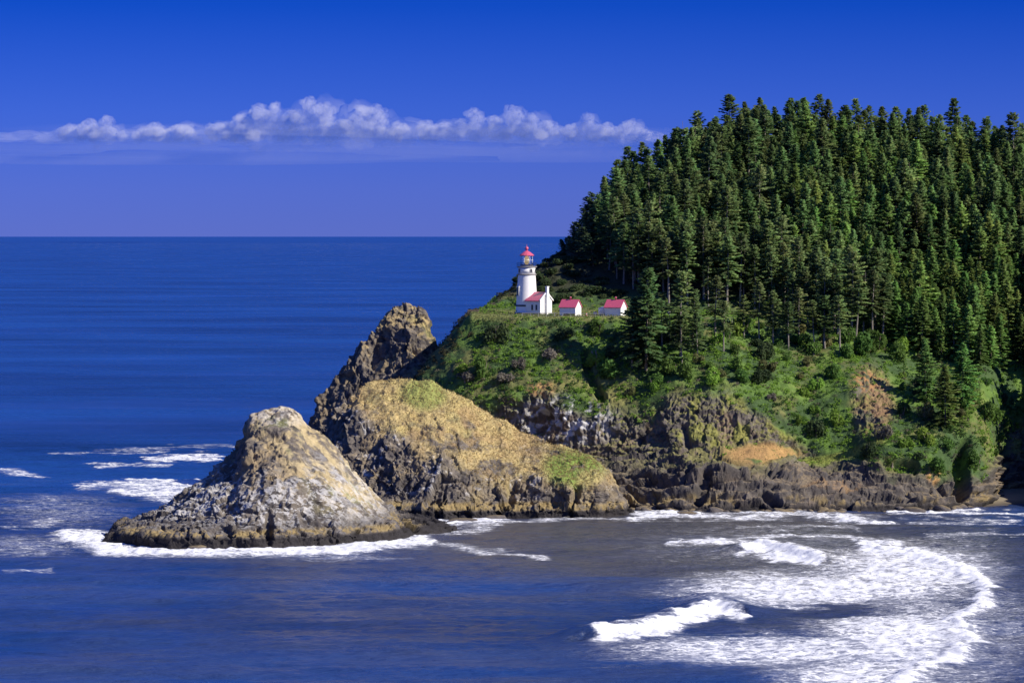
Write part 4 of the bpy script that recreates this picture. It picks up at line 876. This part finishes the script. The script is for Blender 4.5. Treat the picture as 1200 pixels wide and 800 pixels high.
bush(608, 432, 'grey', .9, 'grey leafless shrub highest on the green slope under the lighthouse', None, 1.3); bush(592, 448, 'grey', 1.0, 'grey leafless shrub in the middle of the slope under the lighthouse'); bush(545, 448, 'grey', 1.1, 'grey leafless shrub at the left end of the slope beside a bright bush'); bush(645, 422, 'grey', 1.2, 'grey shrub right of centre on the slope below the near oil house')
bush(540, 437, 'lime', 1.0, 'bright bush beside the grey shrub at the left end of the slope'); bush(580, 400, 'dark', 1.4, 'dark bush in the hollow below the lighthouse', None, 1.5); bush(567, 440, 'green', 1.2, 'cone-shaped green bush low on the left slope', None, 1.6)
bush(700, 428, 'lime', 1.5, 'lime green bush right of the dark ravine', None, 1.2); bush(716, 440, 'green', 1.6, 'green bush at the right shoulder of the dark ravine'); bush(765, 458, 'lime', 1.1, 'lime green bush above the bare cliff face', None, 1.3); bush(835, 448, 'lime', 1.4, 'lime green bush above the rounded boulders of the cliff'); bush(662, 395, 'dark', 1.2, 'dark bush on the bright slope below the near oil house')
rb = np.random.default_rng(44)
for i in pick((vx > 612) & (vx < 745) & (vy > 300) & (vy < 356) & (HV[:, 1] > 1094) & (HV[:, 1] < 1150), 4.0, 34, 25, list(taken)):  # dark foliage added to deepen the shade of the brushy hillside
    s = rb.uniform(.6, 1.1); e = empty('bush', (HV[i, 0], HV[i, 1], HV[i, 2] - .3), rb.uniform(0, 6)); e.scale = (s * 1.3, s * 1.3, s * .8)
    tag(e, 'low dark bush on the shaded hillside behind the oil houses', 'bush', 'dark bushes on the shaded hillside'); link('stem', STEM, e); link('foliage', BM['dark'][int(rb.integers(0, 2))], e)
vis = (vx > 700) & (vx < 1185) & (vy > 385) & (vy < rockline - 8) & (HV[:, 1] < 1075) & (scar < .1)
for i in pick(vis, 4.0, 95, 24, list(taken)):
    kd = rb.choice(['green', 'green', 'lime', 'olive', 'dark', 'grey'], p=[.3, .22, .14, .14, .14, .06])
    s = rb.uniform(.55, 1.35); e = empty('bush', (HV[i, 0], HV[i, 1], HV[i, 2] - .3), rb.uniform(0, 6)); e.scale = (s, s, s * rb.uniform(.9, 1.6))
    nm = {'green': 'mid green', 'lime': 'light green', 'olive': 'olive', 'dark': 'dark green', 'grey': 'grey twiggy'}[kd]
    tag(e, f'{nm} bush among the shrubs covering the cliff slope right of the ravine', 'bush', f'{nm} bushes on the cliff slope'); link('stem', STEM, e); link('foliage', BM[kd][int(rb.integers(0, 2))], e)
# undergrowth: an uncountable cover of low leaves on every green slope
rg3 = np.random.default_rng(77); C, U, V_, K = [], [], [], []
w = (1 - rocky) * (1 - .6 * scar) * (vx > 475) * (vx < 1235) * (HV[:, 1] < 1215) * (1 - .93 * bench) * (1 - plat) * (1 - .8 * strip) * (vy < 575) * (HV[:, 2] > 6)
w = w * np.where(vy < 345, .35, 1.0) * np.where((vx < 555) & (vy > 362), .45, 1)
ids = rg3.choice(len(HV), 6500, p=w / w.sum(), replace=False)
tone = fbm(HV[ids], 9, 3, 700); tone2 = fbm(HV[ids], 4, 3, 701)
for j, i in enumerate(ids):
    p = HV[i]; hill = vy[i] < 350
    if hill: col = (.035, .042, .024) if tone[j] < .15 else (.055, .062, .03)  # dark hill brush, the slope's shade put into its leaf colour
    elif vx[i] < 560 and vx[i] < 470 + (480 - vy[i]) * 1.0: col = (.075, .07, .035)
    elif tone[j] + .6 * tone2[j] > (-.22 if vy[i] < 432 and 550 < vx[i] < 745 else -.02): col = (.205, .33, .045)
    elif tone[j] + .6 * tone2[j] > -.28: col = (.120, .21, .040)
    else: col = (.062, .115, .034)
    if rg3.random() < .06: col = (.16, .14, .10)
    s = rg3.uniform(.6, 1.25) * (1.0 if not hill else 1.25); n = int(26 * s)
    a = bush_arrays(rg3, p - np.array([0, 0, .15]), s, s * rg3.uniform(.7, 1.2), n, col, .20)
    for q, lst in zip(a, (C, U, V_, K)): lst.append(q)
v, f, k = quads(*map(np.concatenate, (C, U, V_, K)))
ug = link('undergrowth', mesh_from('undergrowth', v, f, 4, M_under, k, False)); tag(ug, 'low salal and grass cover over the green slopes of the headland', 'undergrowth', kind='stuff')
# dry grass tufts on the stacks and the lawn
def tufts(V, mask, n, cols, seed, hgt=.5):
    rg4 = np.random.default_rng(seed); ids = rg4.choice(len(V), n, p=mask / mask.sum()); p = V[ids] + rg4.normal(size=(n, 3)) * .15
    U = np.stack([rg4.normal(size=n) * .3, rg4.normal(size=n) * .3, np.ones(n)], 1) * hgt * rg4.uniform(.4, 1.0, (n, 1)); Vv = unit(np.stack([rg4.normal(size=n), rg4.normal(size=n), 0 * U[:, 0]], 1)) * .11
    cc = np.array(cols)[rg4.integers(0, len(cols), n)] * rg4.uniform(.75, 1.25, (n, 1)); return quads(p + U * .6, U, Vv, cc)
tans = [(.41, .315, .14), (.36, .26, .115), (.43, .35, .155), (.33, .28, .115)]
o_, V0, n0, p0x, p0y = mid_stack; soft = mid_disp(V0, p0x, p0y, V0[:, 2] / 33)[1]
v, f, k = tufts(V0, soft * (V0[:, 2] > 6) * (V0[:, 1] < 1014) + 1e-9, 15000, tans, 1, .24); tag(link('dry_grass', mesh_from('dry_grass', v, f, 4, M_under, k, False)), 'short dry tan grass on the middle sea stack', 'grass', kind='stuff')
v, f, k = tufts(HV, bench + strip + plat * .1 + 1e-9, 9000, [(.18, .20, .06), (.14, .18, .045), (.22, .21, .08)], 2, .22); tag(link('lawn_grass', mesh_from('lawn_grass', v, f, 4, M_under, k, False)), 'mown grass of the lawn round the lighthouse', 'grass', kind='stuff')

# ------------------------------------------------------------------ boulders along the shore
def boulder_mesh(seed):
    v = IV.copy(); f1, f2, cc = worley(v + seed, .8, seed); v = v * (1 + .3 * fbm(v + seed * 3.1, .9, 3, seed) + .16 * (cc - .5))[:, None]; v *= np.array([1.2, .9, .75])
    col = mixc(np.tile(np.array(ROCK2) * 1.4, (len(v), 1)), LICHEN, smooth(.25, .6, v[:, 2] + .3 * fbm(v, .5, 2, seed)) * .5); return mesh_from('boulder', v, IF, 3, M_rock, col)
BO = [boulder_mesh(s) for s in (2, 5, 9, 13)]
rb = random.Random(4)
for i in range(80):
    px = rb.uniform(700, 1140); d = itp(px, np.stack([hpx, dA], 1)) - rb.uniform(-2.5, 3.5); o = link('boulder', rb.choice(BO)); s = rb.uniform(.45, 1.2) * rb.choice([1, 1, 1.5, 1.9])
    o.location = ((px - 600) / F * d, d, rb.uniform(-.2, .5)); o.scale = (s * rb.uniform(.9, 1.6), s, s * rb.uniform(.7, 1.1)); o.rotation_euler = (rb.uniform(-.3, .3), rb.uniform(-.3, .3), rb.uniform(0, 6))
    tag(o, 'dark wave-washed boulder on the shore below the cliff', 'boulder', 'boulders along the shore')
for px, py, s, lb in ((232, 643, 1.5, 'low black rock awash in the surf left of the cleft in the front stack'), (262, 641, 1.9, 'larger black rock awash at the foot of the front stack'), (340, 640, 1.3, 'small black rock awash right of the cleft in the front stack'), (545, 612, 2.2, 'dark flat rock in the foam before the middle stack'), (582, 607, 1.6, 'small dark rock in the surf at the middle stack foot'), (805, 604, 2.0, 'black rock in the water before the yellow ledge')):
    d = F * CAMZ / (py - HOR); o = link('boulder', rb.choice(BO)); o.location = ((px - 600) / F * d, d, .1); o.scale = (s * 1.5, s, s * .7); o.rotation_euler = (0, 0, rb.uniform(-.4, .4)); tag(o, lb, 'rock')

# snags: dead bare trunks among the living trees
SN = [conifer('s', 91 + i, 22, .55, 2.2, .5, .03, .93, .6, (.12, .10, .08))[1] for i in range(2)]
for px, py, dm, lb in ((744, 330, (1090, 1140), 'dead grey snag at the front edge of the forest above the oil houses'), (872, 352, (1090, 1150), 'dead grey snag under the forest edge behind the lime green shrub tree'), (1012, 395, (1060, 1110), 'dead grey snag at the forest edge above the orange scar')):
    p = ground_at_px(px, py, *dm); e = empty('dead_tree', (p[0], p[1], p[2] - .3), px); e.scale = (.9, .9, .85); tag(e, lb, 'tree'); link('trunk', SN[px % 2], e)
print('trees', len(sel))
